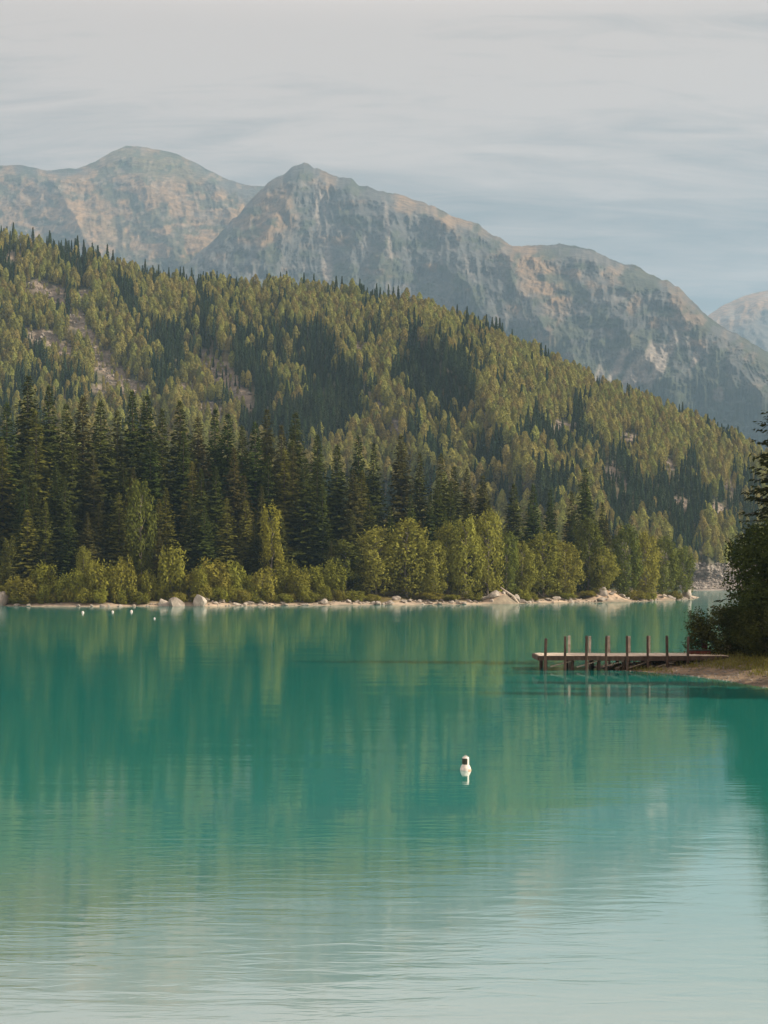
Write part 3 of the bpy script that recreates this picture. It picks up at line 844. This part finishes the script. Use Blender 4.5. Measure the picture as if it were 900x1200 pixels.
# bushes
BU = [broadleaf_meshes(5, 2.3, 70 + i, M['bush'], 26, 120, .40, 1.7, .05, 'bark_pale', 5, .0) for i in range(4)]
bx = -20.0; i = 0; bl = []
while bx < 402:
    bl.append((bx + rnd.uniform(-3, 3), rnd.uniform(654, 690) - (16 if rnd.random() < .25 else 0), rnd.uniform(18, 42), rnd.uniform(3.6, 11.0)))
    bl.append((bx + rnd.uniform(4, 9), rnd.uniform(684, 696), rnd.uniform(16, 26), rnd.uniform(2.6, 4.0)))
    bx += rnd.uniform(9, 20)
bl += [(416, 692, 30, 4, ), (436, 696, 20, 3.4), (505, 694, 30, 4.2), (530, 699, 22, 3.4), (556, 694, 26, 5), (612, 690, 24, 5), (622, 694, 20, 3.6), (662, 694, 26, 4.5), (690, 692, 22, 5), (700, 688, 20, 5), (745, 692, 26, 5), (760, 694, 22, 4), (790, 692, 24, 5)]
bl = [b for b in bl if not (178 < b[0] < 206 and b[1] > 683)]
for i, (px, py, wpx, back) in enumerate(sorted(bl)):
    X, Y, Z = wood_at(px, back)
    hgt = max(wz(py, Y) - Z, 1.2)
    s = hgt / 5.4; wd = (wpx / 2 / F * Y) / 2.3
    seg = 'bushy belt at the foot of the spruces' if px < 405 else 'shore under the leafy trees'
    tall = 'tall' if hgt > 4.0 else 'low'
    plant('willow_bush', BU[i % 4], (X, Y, Z), (wd, wd, s), rnd.uniform(0, 6.28), '%s yellow-green bush in the %s' % (tall, seg), 'bush', '%s bushes in the %s' % (tall, seg))


# ---------------- hillside trees
def hill_tree_mesh(kind, seed):
    rng = np.random.default_rng(seed); g = Geo()
    h = 16.0
    if kind == 'pale':
        n = 620; Rb = rng.uniform(2.5, 3.3)
        t = .10 + .9 * rng.random(n) ** .85
        prof = np.minimum(1, ((1 - t) * 2.9)) ** .6 * np.minimum(1, t * 5) ** .5
        lob = .75 + .45 * vnoise(t * 7, rng.random(n) * 0 + np.floor(rng.random(n) * 6), seed)
        a = rng.random(n) * 6.283
        lob2 = .72 + .5 * vnoise(t * 6 + seed, a * 1.0, seed + 3)
        r = Rb * prof * lob2 * (.45 + .55 * rng.random(n) ** .5)
        pos = np.stack([r * np.cos(a), r * np.sin(a), t * h], 1)
        dd = np.stack([np.cos(a), np.sin(a), rng.normal(size=n) * .5 + .15], 1) + rng.normal(size=(n, 3)) * .5
        dd[:, 2] = dd[:, 2] * .5 + .45
        facing(g, pos, dd, 1.15 * (1 + rng.normal(size=n) * .25), .72, rng, 0, .25, .6)
    else:
        n = 620; Rb = rng.uniform(2.0, 2.6)
        t = .05 + .95 * rng.random(n) ** 1.1
        tt = np.floor(t * 15) / 15 + .03
        a = rng.random(n) * 6.283
        r = Rb * (1 - tt) ** .85 * (.35 + .65 * rng.random(n) ** .5) * (.7 + .5 * vnoise(t * 9, a, seed))
        pos = np.stack([r * np.cos(a), r * np.sin(a), t * h - r * .25], 1)
        dd = np.stack([np.cos(a), np.sin(a), np.full(n, -.35)], 1) + rng.normal(size=(n, 3)) * .35
        dd[:, 2] = dd[:, 2] * .5 + .55
        facing(g, pos, dd, 1.1 * (1 + rng.normal(size=n) * .25), .55, rng, 0, .25, .6)
        leaves(g, np.array([[0, 0, h * .93]] * 3), np.array([[0, 0, 1.]]) + rng.normal(size=(3, 3)) * .1, 1.3, .4, rng)
    zs = np.linspace(-1, h * .8, 5)
    tube(g, np.stack([zs * 0, zs * 0, zs], 1), np.maximum(.22 * (1 - zs / h), .03), 5, 1)
    return g.build('hillside_' + kind, [M['hill_pale' if kind == 'pale' else 'hill_dark'], M['bark']])


PROTO = [hill_tree_mesh('pale', 200 + i) for i in range(5)] + [hill_tree_mesh('dark', 220 + i) for i in range(4)]
rng = np.random.default_rng(77)
NC = 95000
cp = rng.uniform(-70, 985, NC); cq = rng.random(NC)
csy = np.interp(cp, [q[0] for q in HILL_SKY], [q[1] for q in HILL_SKY])
cpy = csy + (690 - csy) * cq
cD = hill_point(cp, cpy); cX = wx(cp, cD); cZ = wz(cpy, cD)
# world area each sample stands for
eD = np.abs(hill_point(cp, cpy + .5) - hill_point(cp, cpy - .5)); area = eD * (690 - csy) * cD
keep = rng.random(NC) < np.clip(area / np.percentile(area, 92), .12, 1)
rk = rocky(cp, cpy, .35, .5)
rk2 = np.maximum(np.maximum(rocky(cp, cpy - 7, .5, .5), rocky(cp, cpy - 14, .4, .5) * .8), rk)
keep &= rng.random(NC) > np.clip(rk2 * 1.3, 0, .86)
keep &= ~((cp > 800) & (cpy > 662) & (rng.random(NC) < .97)) & (cZ > 1.0)
cell = 3.4
seen = {}
sel = []
for i in np.nonzero(keep)[0]:
    x, y = cX[i], cD[i]; kx, ky = int(x // cell), int(y // cell)
    ok = True
    for ax in (-1, 0, 1):
        for ay in (-1, 0, 1):
            for j in seen.get((kx + ax, ky + ay), ()):
                if (cX[j] - x) ** 2 + (cD[j] - y) ** 2 < 2.9 ** 2 * (.6 + .8 * ((j * 7919) % 97) / 97):
                    ok = False
    if ok:
        seen.setdefault((kx, ky), []).append(i); sel.append(i)
sel = np.array(sel)
tp, tpy, tD, tX, tZ = cp[sel], cpy[sel], cD[sel], cX[sel], cZ[sel]
nT = len(sel)
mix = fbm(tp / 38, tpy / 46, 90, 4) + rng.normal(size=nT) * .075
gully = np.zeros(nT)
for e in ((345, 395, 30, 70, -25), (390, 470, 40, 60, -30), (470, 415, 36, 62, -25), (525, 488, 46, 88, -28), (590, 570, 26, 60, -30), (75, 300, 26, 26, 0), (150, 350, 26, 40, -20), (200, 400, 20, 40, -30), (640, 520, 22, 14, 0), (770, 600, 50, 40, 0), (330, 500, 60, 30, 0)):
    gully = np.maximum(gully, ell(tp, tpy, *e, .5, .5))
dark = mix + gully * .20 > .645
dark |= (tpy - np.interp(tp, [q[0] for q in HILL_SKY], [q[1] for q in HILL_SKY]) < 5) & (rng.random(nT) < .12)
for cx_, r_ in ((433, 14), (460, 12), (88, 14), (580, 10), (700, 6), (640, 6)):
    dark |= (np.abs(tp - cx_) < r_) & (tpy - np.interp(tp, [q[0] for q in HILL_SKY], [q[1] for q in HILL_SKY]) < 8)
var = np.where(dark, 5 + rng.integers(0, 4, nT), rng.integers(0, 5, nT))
hs = (.55 + .7 * rng.random(nT) ** 1.3) * np.where(rk2[sel] > .3, .5, 1.0) * np.where(dark, .92, .80)
hs *= .8 + .4 * fbm(tp / 30, tpy / 30, 95, 3)
hs = np.where(tp > 690, hs * .86, hs)
tipy = HZ - (tZ + hs * 16 - EYE) / tD * F
wood_top = np.interp(tp, skyx + [735, 760, 800, 815, 818], skyy + [612, 622, 640, 660, 700])
vis = (tipy < wood_top - 8) & (tp > 0) & (tp < np.where(tpy > 600, 850, 890)) & (tpy - csy[sel] > 8)
size = np.where(vis, hs / tD, 0)
order = np.argsort(-size)
NI = 290
ind = order[:NI]; rest = order[NI:]
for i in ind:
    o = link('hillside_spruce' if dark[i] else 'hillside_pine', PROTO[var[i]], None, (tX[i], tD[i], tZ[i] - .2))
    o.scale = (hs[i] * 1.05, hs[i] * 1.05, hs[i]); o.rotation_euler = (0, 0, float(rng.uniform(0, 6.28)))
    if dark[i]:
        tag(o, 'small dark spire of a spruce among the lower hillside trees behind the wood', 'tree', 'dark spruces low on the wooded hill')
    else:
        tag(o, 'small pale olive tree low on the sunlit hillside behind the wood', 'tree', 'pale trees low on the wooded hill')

# the rest of the hill forest: one mass of instances
me = bpy.data.meshes.new('hill_forest')
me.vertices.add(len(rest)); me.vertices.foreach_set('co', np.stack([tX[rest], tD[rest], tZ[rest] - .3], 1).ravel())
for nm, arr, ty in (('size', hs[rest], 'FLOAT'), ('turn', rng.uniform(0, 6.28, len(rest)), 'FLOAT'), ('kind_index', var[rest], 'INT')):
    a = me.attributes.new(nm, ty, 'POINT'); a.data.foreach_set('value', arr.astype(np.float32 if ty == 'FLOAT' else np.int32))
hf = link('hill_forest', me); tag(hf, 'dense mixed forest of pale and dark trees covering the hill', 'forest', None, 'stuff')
pc = bpy.data.collections.new('forest_kinds')
for k, pm in enumerate(PROTO):
    po = bpy.data.objects.new('kind_%02d' % k, pm); pc.objects.link(po)
ng = bpy.data.node_groups.new('forest', 'GeometryNodeTree')
ng.interface.new_socket('Geometry', in_out='INPUT', socket_type='NodeSocketGeometry'); ng.interface.new_socket('Geometry', in_out='OUTPUT', socket_type='NodeSocketGeometry')
gi = ng.nodes.new('NodeGroupInput'); go = ng.nodes.new('NodeGroupOutput')
ip = ng.nodes.new('GeometryNodeInstanceOnPoints'); ci = ng.nodes.new('GeometryNodeCollectionInfo')
ci.inputs['Collection'].default_value = pc; ci.inputs['Separate Children'].default_value = True; ci.inputs['Reset Children'].default_value = True


def attr(nm, ty):
    n = ng.nodes.new('GeometryNodeInputNamedAttribute'); n.data_type = ty; n.inputs['Name'].default_value = nm; return n.outputs['Attribute']


cx = ng.nodes.new('ShaderNodeCombineXYZ'); ng.links.new(attr('turn', 'FLOAT'), cx.inputs[2])
ng.links.new(gi.outputs[0], ip.inputs['Points']); ng.links.new(ci.outputs[0], ip.inputs['Instance'])
ip.inputs['Pick Instance'].default_value = True
ng.links.new(attr('kind_index', 'INT'), ip.inputs['Instance Index']); ng.links.new(cx.outputs[0], ip.inputs['Rotation']); ng.links.new(attr('size', 'FLOAT'), ip.inputs['Scale'])
ng.links.new(ip.outputs[0], go.inputs[0])
mo = hf.modifiers.new('forest', 'NODES'); mo.node_group = ng


# ================================================================== ROCKS
def rock_mesh(seed, flat=.7, sub=3, ang=.5):
    import bmesh
    bm = bmesh.new(); bmesh.ops.create_icosphere(bm, subdivisions=sub, radius=1)
    V = np.array([v.co[:] for v in bm.verts]); rng = np.random.default_rng(seed)
    # cut by random planes for flat facets, then roughen
    for k in range(14):
        n = norm(rng.normal(size=3)); dcut = rng.uniform(.42, .8)
        ex = V @ n - dcut
        V = V - np.where(ex > 0, ex, 0)[:, None] * n * .92
    V *= (1 + (fbm(V[:, 0] * 2 + 9 + seed, V[:, 1] * 2 + V[:, 2] * 1.7, seed, 4) - .5)[:, None] * ang * .5)
    V[:, 2] *= flat
    for v, c in zip(bm.verts, V): v.co = c
    me = bpy.data.meshes.new('rock'); bm.to_mesh(me); bm.free()
    me.materials.append(M['rock'])
    return me


RK = [rock_mesh(300 + i, f) for i, f in enumerate((.62, .8, .5, .95, .7, .55))]


def rock_at(px, wpx, hpx, k, back, label, group=None, name='boulder', rz=None, tiltv=0.0, sink=.35):
    X, Y, Z = wood_at(px, back)
    Z = max(Z, -.05)
    hm = hpx / F * Y; hz = max(v.co.z for v in RK[k].vertices); hx = max(v.co.x for v in RK[k].vertices)
    s = wpx / 2 / F * Y / hx
    o = link(name, RK[k], None, (X, Y, Z + hm * .2))
    o.scale = (s, s * .9, hm * .8 / hz); o.rotation_euler = (tiltv, tiltv * .5, rnd.uniform(0, 6.28) if rz is None else rz)
    return tag(o, label, 'rock', group)


rock_at(2, 15, 17, 3, .8, 'pale upright boulder in the water at the left edge of the shore')
rock_at(207, 23, 11, 1, .5, 'big pale flat-topped boulder at the waterline, beside a smaller grey one')
rock_at(192, 11, 9, 4, .6, 'grey boulder touching the big flat-topped boulder at the waterline')
rock_at(234, 13, 14, 3, .7, 'pale pointed boulder standing alone at the waterline')
rock_at(669, 6, 4, 1, 3.0, 'small bright white rock on the grass under a leafy tree', name='rock')
rock_at(579, 14, 7, 0, 1.2, 'pale rock at the foot of the bare earth mound')
rock_at(602, 12, 8, 5, 1.0, 'pale rock beside the leaning log at the earth mound')
rock_at(705, 12, 8, 4, 3.5, 'reddish boulder on the bare slope between leafy trees')
rock_at(806, 10, 10, 3, 1.2, 'dark-sided boulder at the tip of the wooded shore')
rows = 0
px = 150.0
while px < 818:
    dens = 1.0 if px > 250 else .45
    if rnd.random() < dens and not (194 < px < 222):
        wpx = rnd.choice((2.5, 3, 3, 4, 4, 5, 6, 8)) * rnd.uniform(.8, 1.2)
        rock_at(px, wpx, wpx * rnd.uniform(.35, .62), rnd.randrange(6), rnd.uniform(.2, 4.5), 'small pale stone in the stony strip along the wooded shore', 'stones along the wooded shore', 'rock')
    px += rnd.uniform(1.8, 4.2)
for px in (20, 34, 92, 108, 120, 128, 140):
    rock_at(px, rnd.uniform(4, 7), 3, rnd.randrange(6), .4, 'small pale stone on the sandy strip below the bushes', 'stones on the sandy strip', 'rock')

# leaning dead log on the mound
g = Geo()
X0, Y0 = at_water(588, 707.8); X1, Y1 = at_water(607, 707.6)
tube(g, [[X0, Y0 + 3.2, 3.5], [X0 + 1.0, Y0 + 2.2, 2.7], [(X0 + X1) / 2 + .6, Y0 + 1.2, 1.7], [X1, Y1 + .2, .15]], [.12, .2, .24, .3], 9)
tube(g, [[X0 + 1.0, Y0 + 2.2, 2.7], [X0 + .6, Y0 + 1.4, 2.0], [X0 + .2, Y0 + .8, 1.3]], [.1, .08, .04], 6)
tag(link('log', g.build('log', [M['driftwood']], True)), 'grey dead log leaning down the bare earth mound to the water', 'log')

# scree at the far shore in the gap
rng = np.random.default_rng(400); g = Geo()
base_v = [np.array([v.co[:] for v in m_.vertices]) for m_ in [rock_mesh(320 + k, .7, 1) for k in range(4)]]
base_f = [np.array([list(q.vertices) for q in m_.polygons]) for m_ in [bpy.data.meshes[-1]] for _ in range(1)]
tri = np.array([list(q_.vertices) for q_ in rock_mesh(330, .7, 1).polygons])
for k in range(1500):
    a = rng.uniform(796, 925); b = 690 - 30 * rng.random() ** 1.2
    Dk = float(hill_point(np.array([a]), np.array([b]))[0])
    s = rng.uniform(.3, 1.0) * (2.0 if rng.random() < .06 else 1)
    an = rng.uniform(0, 6.28); v = base_v[k % 4] * s
    v = np.stack([v[:, 0] * math.cos(an) - v[:, 1] * math.sin(an), v[:, 0] * math.sin(an) + v[:, 1] * math.cos(an), v[:, 2]], 1) + [wx(a, Dk), Dk - 1, max(wz(b, Dk), 0) + .1]
    g.add(v, tri)
tag(link('scree', g.build('scree', [M['pebble']])), 'grey stony scree sloping into the water at the far shore', 'scree', None, 'stuff')

# blocks lying in the clearings of the hill
rng = np.random.default_rng(405); g = Geo()
a = rng.uniform(0, 890, 60000); b = rng.uniform(290, 650, 60000)
ok = (rocky(a, b, .3, .6) > .45) & (b > np.interp(a, [q[0] for q in HILL_SKY], [q[1] for q in HILL_SKY]) + 8)
a = a[ok][:3200]; b = b[ok][:3200]; Dk = hill_point(a, b)
for k in range(len(a)):
    s = rng.uniform(.3, 1.1) * (2.2 if rng.random() < .10 else 1)
    an = rng.uniform(0, 6.28); v = base_v[k % 4] * s
    v = np.stack([v[:, 0] * math.cos(an) - v[:, 1] * math.sin(an), v[:, 0] * math.sin(an) + v[:, 1] * math.cos(an), v[:, 2]], 1) + [wx(a[k], Dk[k]), Dk[k], wz(b[k], Dk[k]) + s * .15]
    g.add(v, tri)
tag(link('boulder_field', g.build('boulder_field', [M['rock']])), 'pale broken rock lying in the clearings of the wooded hill', 'rocks', None, 'stuff')

# pebbles and grass of the near bank
rng = np.random.default_rng(410); g = Geo()
xx = rng.uniform(12, 30, 4200); yy = rng.uniform(66, 92, 4200)
dd = poly_dist(xx, yy, BANK_POLY); ok = (dd > -.15) & (dd < 3.2)
for x, y in zip(xx[ok], yy[ok]):
    s = rng.uniform(.03, .10) * (1.8 if rng.random() < .05 else 1)
    v = base_v[rng.integers(4)] * s
    g.add(v + [x, y, float(bank_ground(x, y)) + s * .2], tri)
tag(link('pebbles', g.build('pebbles', [M['pebble']])), 'loose pebbles strewn over the bare bank by the dock', 'pebbles', None, 'stuff')
M['grass'] = foliage('dry_grass', (.12, .112, .028), .4, .03, .3)
rng = np.random.default_rng(411); g = Geo()
xx = rng.uniform(11, 30, 26000); yy = rng.uniform(68, 96, 26000)
dd = poly_dist(xx, yy, BANK_POLY) + 2.0 * (fbm(xx / 1.3, yy / 1.3, 88, 4) - .5)
ok = (dd > 2.2) | ((np.abs(poly_dist(xx, yy, BANK_POLY) - .7) < .5) & (xx < 15.5) & (yy < 87))
xx = xx[ok]; yy = yy[ok]
zz = bank_ground(xx, yy)
leaves(g, np.stack([xx, yy, zz - .02], 1), np.array([[0, 0, 1.]]) + rng.normal(size=(len(xx), 3)) * .4, rng.uniform(.15, .42, len(xx)), .035, rng)
tag(link('grass', g.build('grass', [M['grass']])), 'dry yellow grass on the bank below the dark shrubs', 'grass', None, 'stuff')

# ================================================================== DARK TREES ON THE NEAR BANK
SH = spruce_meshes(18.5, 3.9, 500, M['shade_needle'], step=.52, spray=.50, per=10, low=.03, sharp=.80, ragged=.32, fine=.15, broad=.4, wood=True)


def bank_plant(name, meshes, px, Y, sc, label, cat, group=None, rz=0.0):
    X = wx(px, Y)
    return plant(name, meshes, (X, Y, float(bank_ground(X, Y)) - .05), sc, rz, label, cat, group)


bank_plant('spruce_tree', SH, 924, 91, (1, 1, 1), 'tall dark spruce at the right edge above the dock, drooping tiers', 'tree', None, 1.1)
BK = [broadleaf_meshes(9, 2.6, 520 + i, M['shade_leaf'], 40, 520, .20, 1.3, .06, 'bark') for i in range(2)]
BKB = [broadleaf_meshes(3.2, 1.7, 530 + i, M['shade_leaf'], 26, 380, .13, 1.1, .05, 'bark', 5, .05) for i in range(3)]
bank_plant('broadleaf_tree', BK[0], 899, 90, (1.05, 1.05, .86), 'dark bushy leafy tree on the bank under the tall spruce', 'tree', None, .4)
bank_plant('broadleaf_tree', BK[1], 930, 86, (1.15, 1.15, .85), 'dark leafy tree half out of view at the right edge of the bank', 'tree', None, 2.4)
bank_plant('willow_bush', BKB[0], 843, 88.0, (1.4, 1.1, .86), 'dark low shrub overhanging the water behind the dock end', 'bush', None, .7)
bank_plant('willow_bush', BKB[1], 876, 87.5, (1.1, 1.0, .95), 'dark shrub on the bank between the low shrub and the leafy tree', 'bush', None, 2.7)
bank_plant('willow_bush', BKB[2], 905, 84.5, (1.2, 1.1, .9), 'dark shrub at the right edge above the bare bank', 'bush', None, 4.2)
# the sprig that leans out over the water
rng = np.random.default_rng(540); g = Geo(); gt = Geo()
for k in range(9):
    a0 = np.array([wx(846, 88.5) - .1, 88.4, .9]); tip = np.array([wx(806 + 6 * rng.random() + 2 * k, 88) + 0, 87.6 + rng.normal() * .5, wz(724 + 3.2 * k + rng.normal() * 3, 88)])
    pts = np.array([a0 + (tip - a0) * t + np.array([0, 0, .35 * math.sin(t * 3.1)]) for t in np.linspace(0, 1, 8)])
    tube(gt, pts, np.linspace(.025, .006, 8), 5)
    for t in np.linspace(.3, 1, 46):
        i0 = min(int(t * 7), 6); pnt = pts[i0] + (pts[i0 + 1] - pts[i0]) * (t * 7 - i0)
        leaves(g, pnt[None] + rng.normal(size=(5, 3)) * .09, rng.normal(size=(5, 3)) + np.array([-.8, 0, .1]), .14, .06, rng)
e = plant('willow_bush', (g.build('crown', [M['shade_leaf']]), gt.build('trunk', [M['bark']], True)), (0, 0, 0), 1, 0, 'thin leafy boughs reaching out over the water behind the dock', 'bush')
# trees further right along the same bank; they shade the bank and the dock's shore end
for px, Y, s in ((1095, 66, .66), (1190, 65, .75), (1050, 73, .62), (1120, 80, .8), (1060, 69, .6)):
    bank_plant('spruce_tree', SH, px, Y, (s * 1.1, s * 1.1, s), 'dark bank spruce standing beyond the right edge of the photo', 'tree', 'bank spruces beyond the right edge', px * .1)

# ================================================================== DOCK
dock = bpy.data.objects.new('dock', None); COL.objects.link(dock)
DX0, DX1, DY0, DY1, DZ = wx(633, 85), wx(853, 85), 85.0, 88.3, .83
dock.location = (DX0, DY0, 0); tag(dock, 'low weathered wooden dock with a row of upright posts along its edge', 'dock')


def dpart(name, g, m, sm=False):
    o = link(name, g.build(name, [m], sm), dock)
    o.location = (-DX0, -DY0, 0)
    return o


rng = np.random.default_rng(600)
g = Geo(); x = DX0
while x < DX1 - .1:
    wpl = .19 + rng.normal() * .008
    box(g, (x + wpl / 2, (DY0 + DY1) / 2 + rng.normal() * .02, DZ - .03 + rng.normal() * .006), (wpl - .014, DY1 - DY0 + rng.normal() * .03, .05), 0, rng.normal() * .004, .006)
    x += wpl
dpart('deck', g, M['wood_deck'])
for nm, yy in (('edge_beam', DY0 - .075), ('edge_beam', DY1 + .075)):
    g = Geo()
    xa = DX0 - .06
    for L in (3.4, 3.9, DX1 - DX0 - 7.35):
        box(g, (xa + L / 2, yy + rng.normal() * .008, DZ - .15 + rng.normal() * .01), (L - .01, .12, .25), 0, rng.normal() * .002, .012); xa += L
    dpart(nm, g, M['wood_dark'])
g = Geo(); box(g, (DX0 - .075, (DY0 + DY1) / 2, DZ - .15), (.12, DY1 - DY0 + .01, .25), 0, 0, .012); dpart('end_beam', g, M['wood_dark'])
for k, yy in enumerate((DY0 + .5, (DY0 + DY1) / 2, DY1 - .5)):
    g = Geo(); box(g, ((DX0 + DX1) / 2 - .3, yy, DZ - .17), (DX1 - DX0 - .8, .14, .2), 0, 0, .01); dpart('joist', g, M['wood_dark'])
front = [(638.5, 748), (662, 745.5), (687, 745), (710, 745), (735, 745), (759, 745), (782, 745), (806, 746)]
backp = [(667, 745), (691, 745.5), (714, 745), (737.5, 745.5), (760.5, 745)]
for px, py in front:
    X = wx(px, DY0 - .2); g = Geo()
    zt = wz(py, DY0 - .2); zb = min(-1.3, float(bank_ground(X, DY0)) - .4) if X < 16 else float(bank_ground(X, DY0)) - .4
    box(g, (X, DY0 - .225, (zt + zb) / 2), (.135 + rng.normal() * .012, .14, zt - zb), 0, rng.normal() * .06, .02, (rng.normal() * .018, rng.normal() * .012))
    dpart('post', g, M['wood_dark'])
for px, py in backp:
    Yb = DY1 + .24; X = wx(px, Yb); g = Geo(); zt = wz(py, Yb)
    box(g, (X, Yb, (zt - 1.3) / 2), (.14, .14, zt + 1.3), 0, rng.normal() * .06, .02, (rng.normal() * .008, 0))
    dpart('post', g, M['wood_deck'] if False else M['driftwood'])
for k in range(6):
    X = DX0 + .35 + k * 1.45
    for yy in (DY0 + .35, DY1 - .45):
        g = Geo(); zb = min(-1.2, float(bank_ground(X, yy)) - .3)
        tube(g, [[X, yy, zb], [X + rng.normal() * .02, yy, DZ - .28]], [.11, .10], 9); dpart('pile', g, M['wood_dark'], True)
for k in range(5):
    X = DX0 + .6 + k * 1.45
    g = Geo(); tube(g, [[X, DY0 + .22, .12 + rng.random() * .1], [X + 1.15, DY0 + .26, DZ - .32]], [.045, .04], 6); dpart('brace', g, M['driftwood'], True)
# drift sticks lodged under the dock
rngd = np.random.default_rng(620)
for k in range(9):
    X = wx(rngd.uniform(700, 790), 85); yy = DY0 + rngd.uniform(.0, 1.2); z0 = max(float(bank_ground(X, yy)), 0) + .08; L = rngd.uniform(.5, 1.1); an = rngd.normal() * .4
    g = Geo(); ts = np.linspace(0, 1, 5)
    tube(g, np.stack([X + ts * L * math.cos(an), yy + ts * L * math.sin(an) * .5, z0 + ts * rngd.uniform(.05, .28) + np.sin(ts * 3) * .04], 1), np.linspace(.045, .02, 5), 6)
    tag(link('stick', g.build('stick', [M['driftwood']], True)), 'bleached stick of driftwood lodged under the dock', 'stick', 'driftwood sticks under the dock')

# low red box and stump-like post at the dock's shore end
ch = bpy.data.objects.new('chest', None); COL.objects.link(ch)
cX_, cY_ = wx(820, 86.8), 86.8; ch.location = (cX_, cY_, DZ); tag(ch, 'low dark red wooden chest lying on the shore end of the dock', 'chest')
g = Geo(); box(g, (0, 0, .09), (1.12, .5, .18), 0, 0, .02); link('body', g.build('body', [M['red_wood']]), ch)
g = Geo(); box(g, (0, 0, .215), (1.18, .56, .06), 0, 0, .018); link('lid', g.build('lid', [M['black']]), ch)
g = Geo(); X = wx(826, 87.6)
box(g, (X, 87.7, DZ + .26), (.30, .26, .52), 0, .1, .03)
box(g, (X, 87.7, DZ + .545), (.34, .30, .045), 0, .1, .012)
tag(link('bollard', g.build('bollard', [M['red_wood']])), 'short reddish brown bollard standing behind the red chest on the dock', 'bollard')

# ================================================================== BUOYS
def lathe(g, prof, seg=28, mat_=0, c=(0, 0, 0), a0=0.0, a1=2 * math.pi):
    prof = np.asarray(prof, float); full = abs(a1 - a0 - 2 * math.pi) < 1e-6
    a = np.linspace(a0, a1, seg, endpoint=not full)
    V = np.stack([prof[:, 0][:, None] * np.cos(a), prof[:, 0][:, None] * np.sin(a), np.repeat(prof[:, 1][:, None], len(a), 1)], -1) + np.asarray(c)
    n, s = len(prof), len(a); i = np.arange(n * s).reshape(n, s)
    if full:
        j = np.roll(i, -1, 1); f = np.stack([i[:-1], j[:-1], j[1:], i[1:]], -1).reshape(-1, 4)
    else:
        f = np.stack([i[:-1, :-1], i[:-1, 1:], i[1:, 1:], i[1:, :-1]], -1).reshape(-1, 4)
    g.add(V.reshape(-1, 3), f, mat_)


bY = water_y(902.5); bX = wx(545.6, bY)
bu = bpy.data.objects.new('mooring_buoy', None); COL.objects.link(bu); bu.location = (bX, bY, -.015); bu.scale = (1, 1, .86)
tag(bu, 'white mooring buoy with a dark panel on its neck, floating alone on open water', 'buoy')
g = Geo(); lathe(g, [(.0, -.16), (.08, -.155), (.125, -.11), (.143, -.05), (.146, .0), (.143, .05), (.132, .10), (.115, .145), (.098, .178), (.09, .19)])
link('float', g.build('float', [M['white']], True), bu)
g = Geo(); lathe(g, [(.09, .188), (.092, .21), (.092, .375), (.088, .405), (.07, .425), (.035, .434), (0, .436)])
link('neck', g.build('neck', [M['white']], True), bu)
g = Geo(); lathe(g, [(.0935, .20), (.096, .207), (.096, .375), (.0935, .382)], 20, 0, (0, 0, 0), R(160), R(298))
link('dark_panel', g.build('dark_panel', [M['black']], True), bu)
g = Geo(); lathe(g, [(.1465, .008), (.149, .012), (.1475, .06), (.1435, .066)], 24, 0, (0, 0, 0), R(-62), R(25))
link('band', g.build('band', [M['orange']], True), bu)
g = Geo(); a = np.linspace(0, math.pi, 10); tube(g, np.stack([.035 * np.cos(a), a * 0, .43 + .04 * np.sin(a)], 1), .009, 8); link('handle', g.build('handle', [M['white']], True), bu)

g = Geo(); rr = .26; tt = np.linspace(-math.pi / 2, math.pi / 2, 14); lathe(g, np.stack([rr * np.cos(tt) + .001, rr * .92 * np.sin(tt) + .08], 1), 22)
fl = g.build('float', [M['white']], True)
g = Geo(); lathe(g, [(.05, .30), (.05, .345), (.035, .37), (0, .375)], 12)
ey = g.build('eye', [M['white']], True)
for i, (px, py, s, lab) in enumerate(((97, 718.2, 1.0, 'round white float near the wooded shore, first of three in a row'), (132, 717.4, .9, 'small round white float near the wooded shore, middle one of three in a row'), (154, 717.0, 1.05, 'small round white float near the wooded shore, last of three, towards the big boulder'), (181, 725, .6, 'tiny white float farther out than the row of three'))):
    Y = water_y(py); e = bpy.data.objects.new('float_ball', None); COL.objects.link(e); e.location = (wx(px, Y), Y, 0); e.scale = (s * .8, s * .8, s * .8)
    tag(e, lab, 'float', 'white floats near the wooded shore'); link('body', fl, e); link('eyelet', ey, e)

# ================================================================== RENDER SETTINGS
SC.render.engine = 'CYCLES'
cy = SC.cycles
cy.max_bounces = 6; cy.diffuse_bounces = 2; cy.glossy_bounces = 3; cy.transmission_bounces = 3; cy.volume_bounces = 1; cy.transparent_max_bounces = 4
cy.use_denoising = True
try:
    cy.denoiser = 'OPENIMAGEDENOISE'
except Exception:
    pass
cy.sample_clamp_indirect = 6
vs = SC.view_settings
vs.view_transform = 'Standard'; vs.look = 'None'; vs.gamma = 1; vs.use_curve_mapping = False; vs.exposure = 0.85
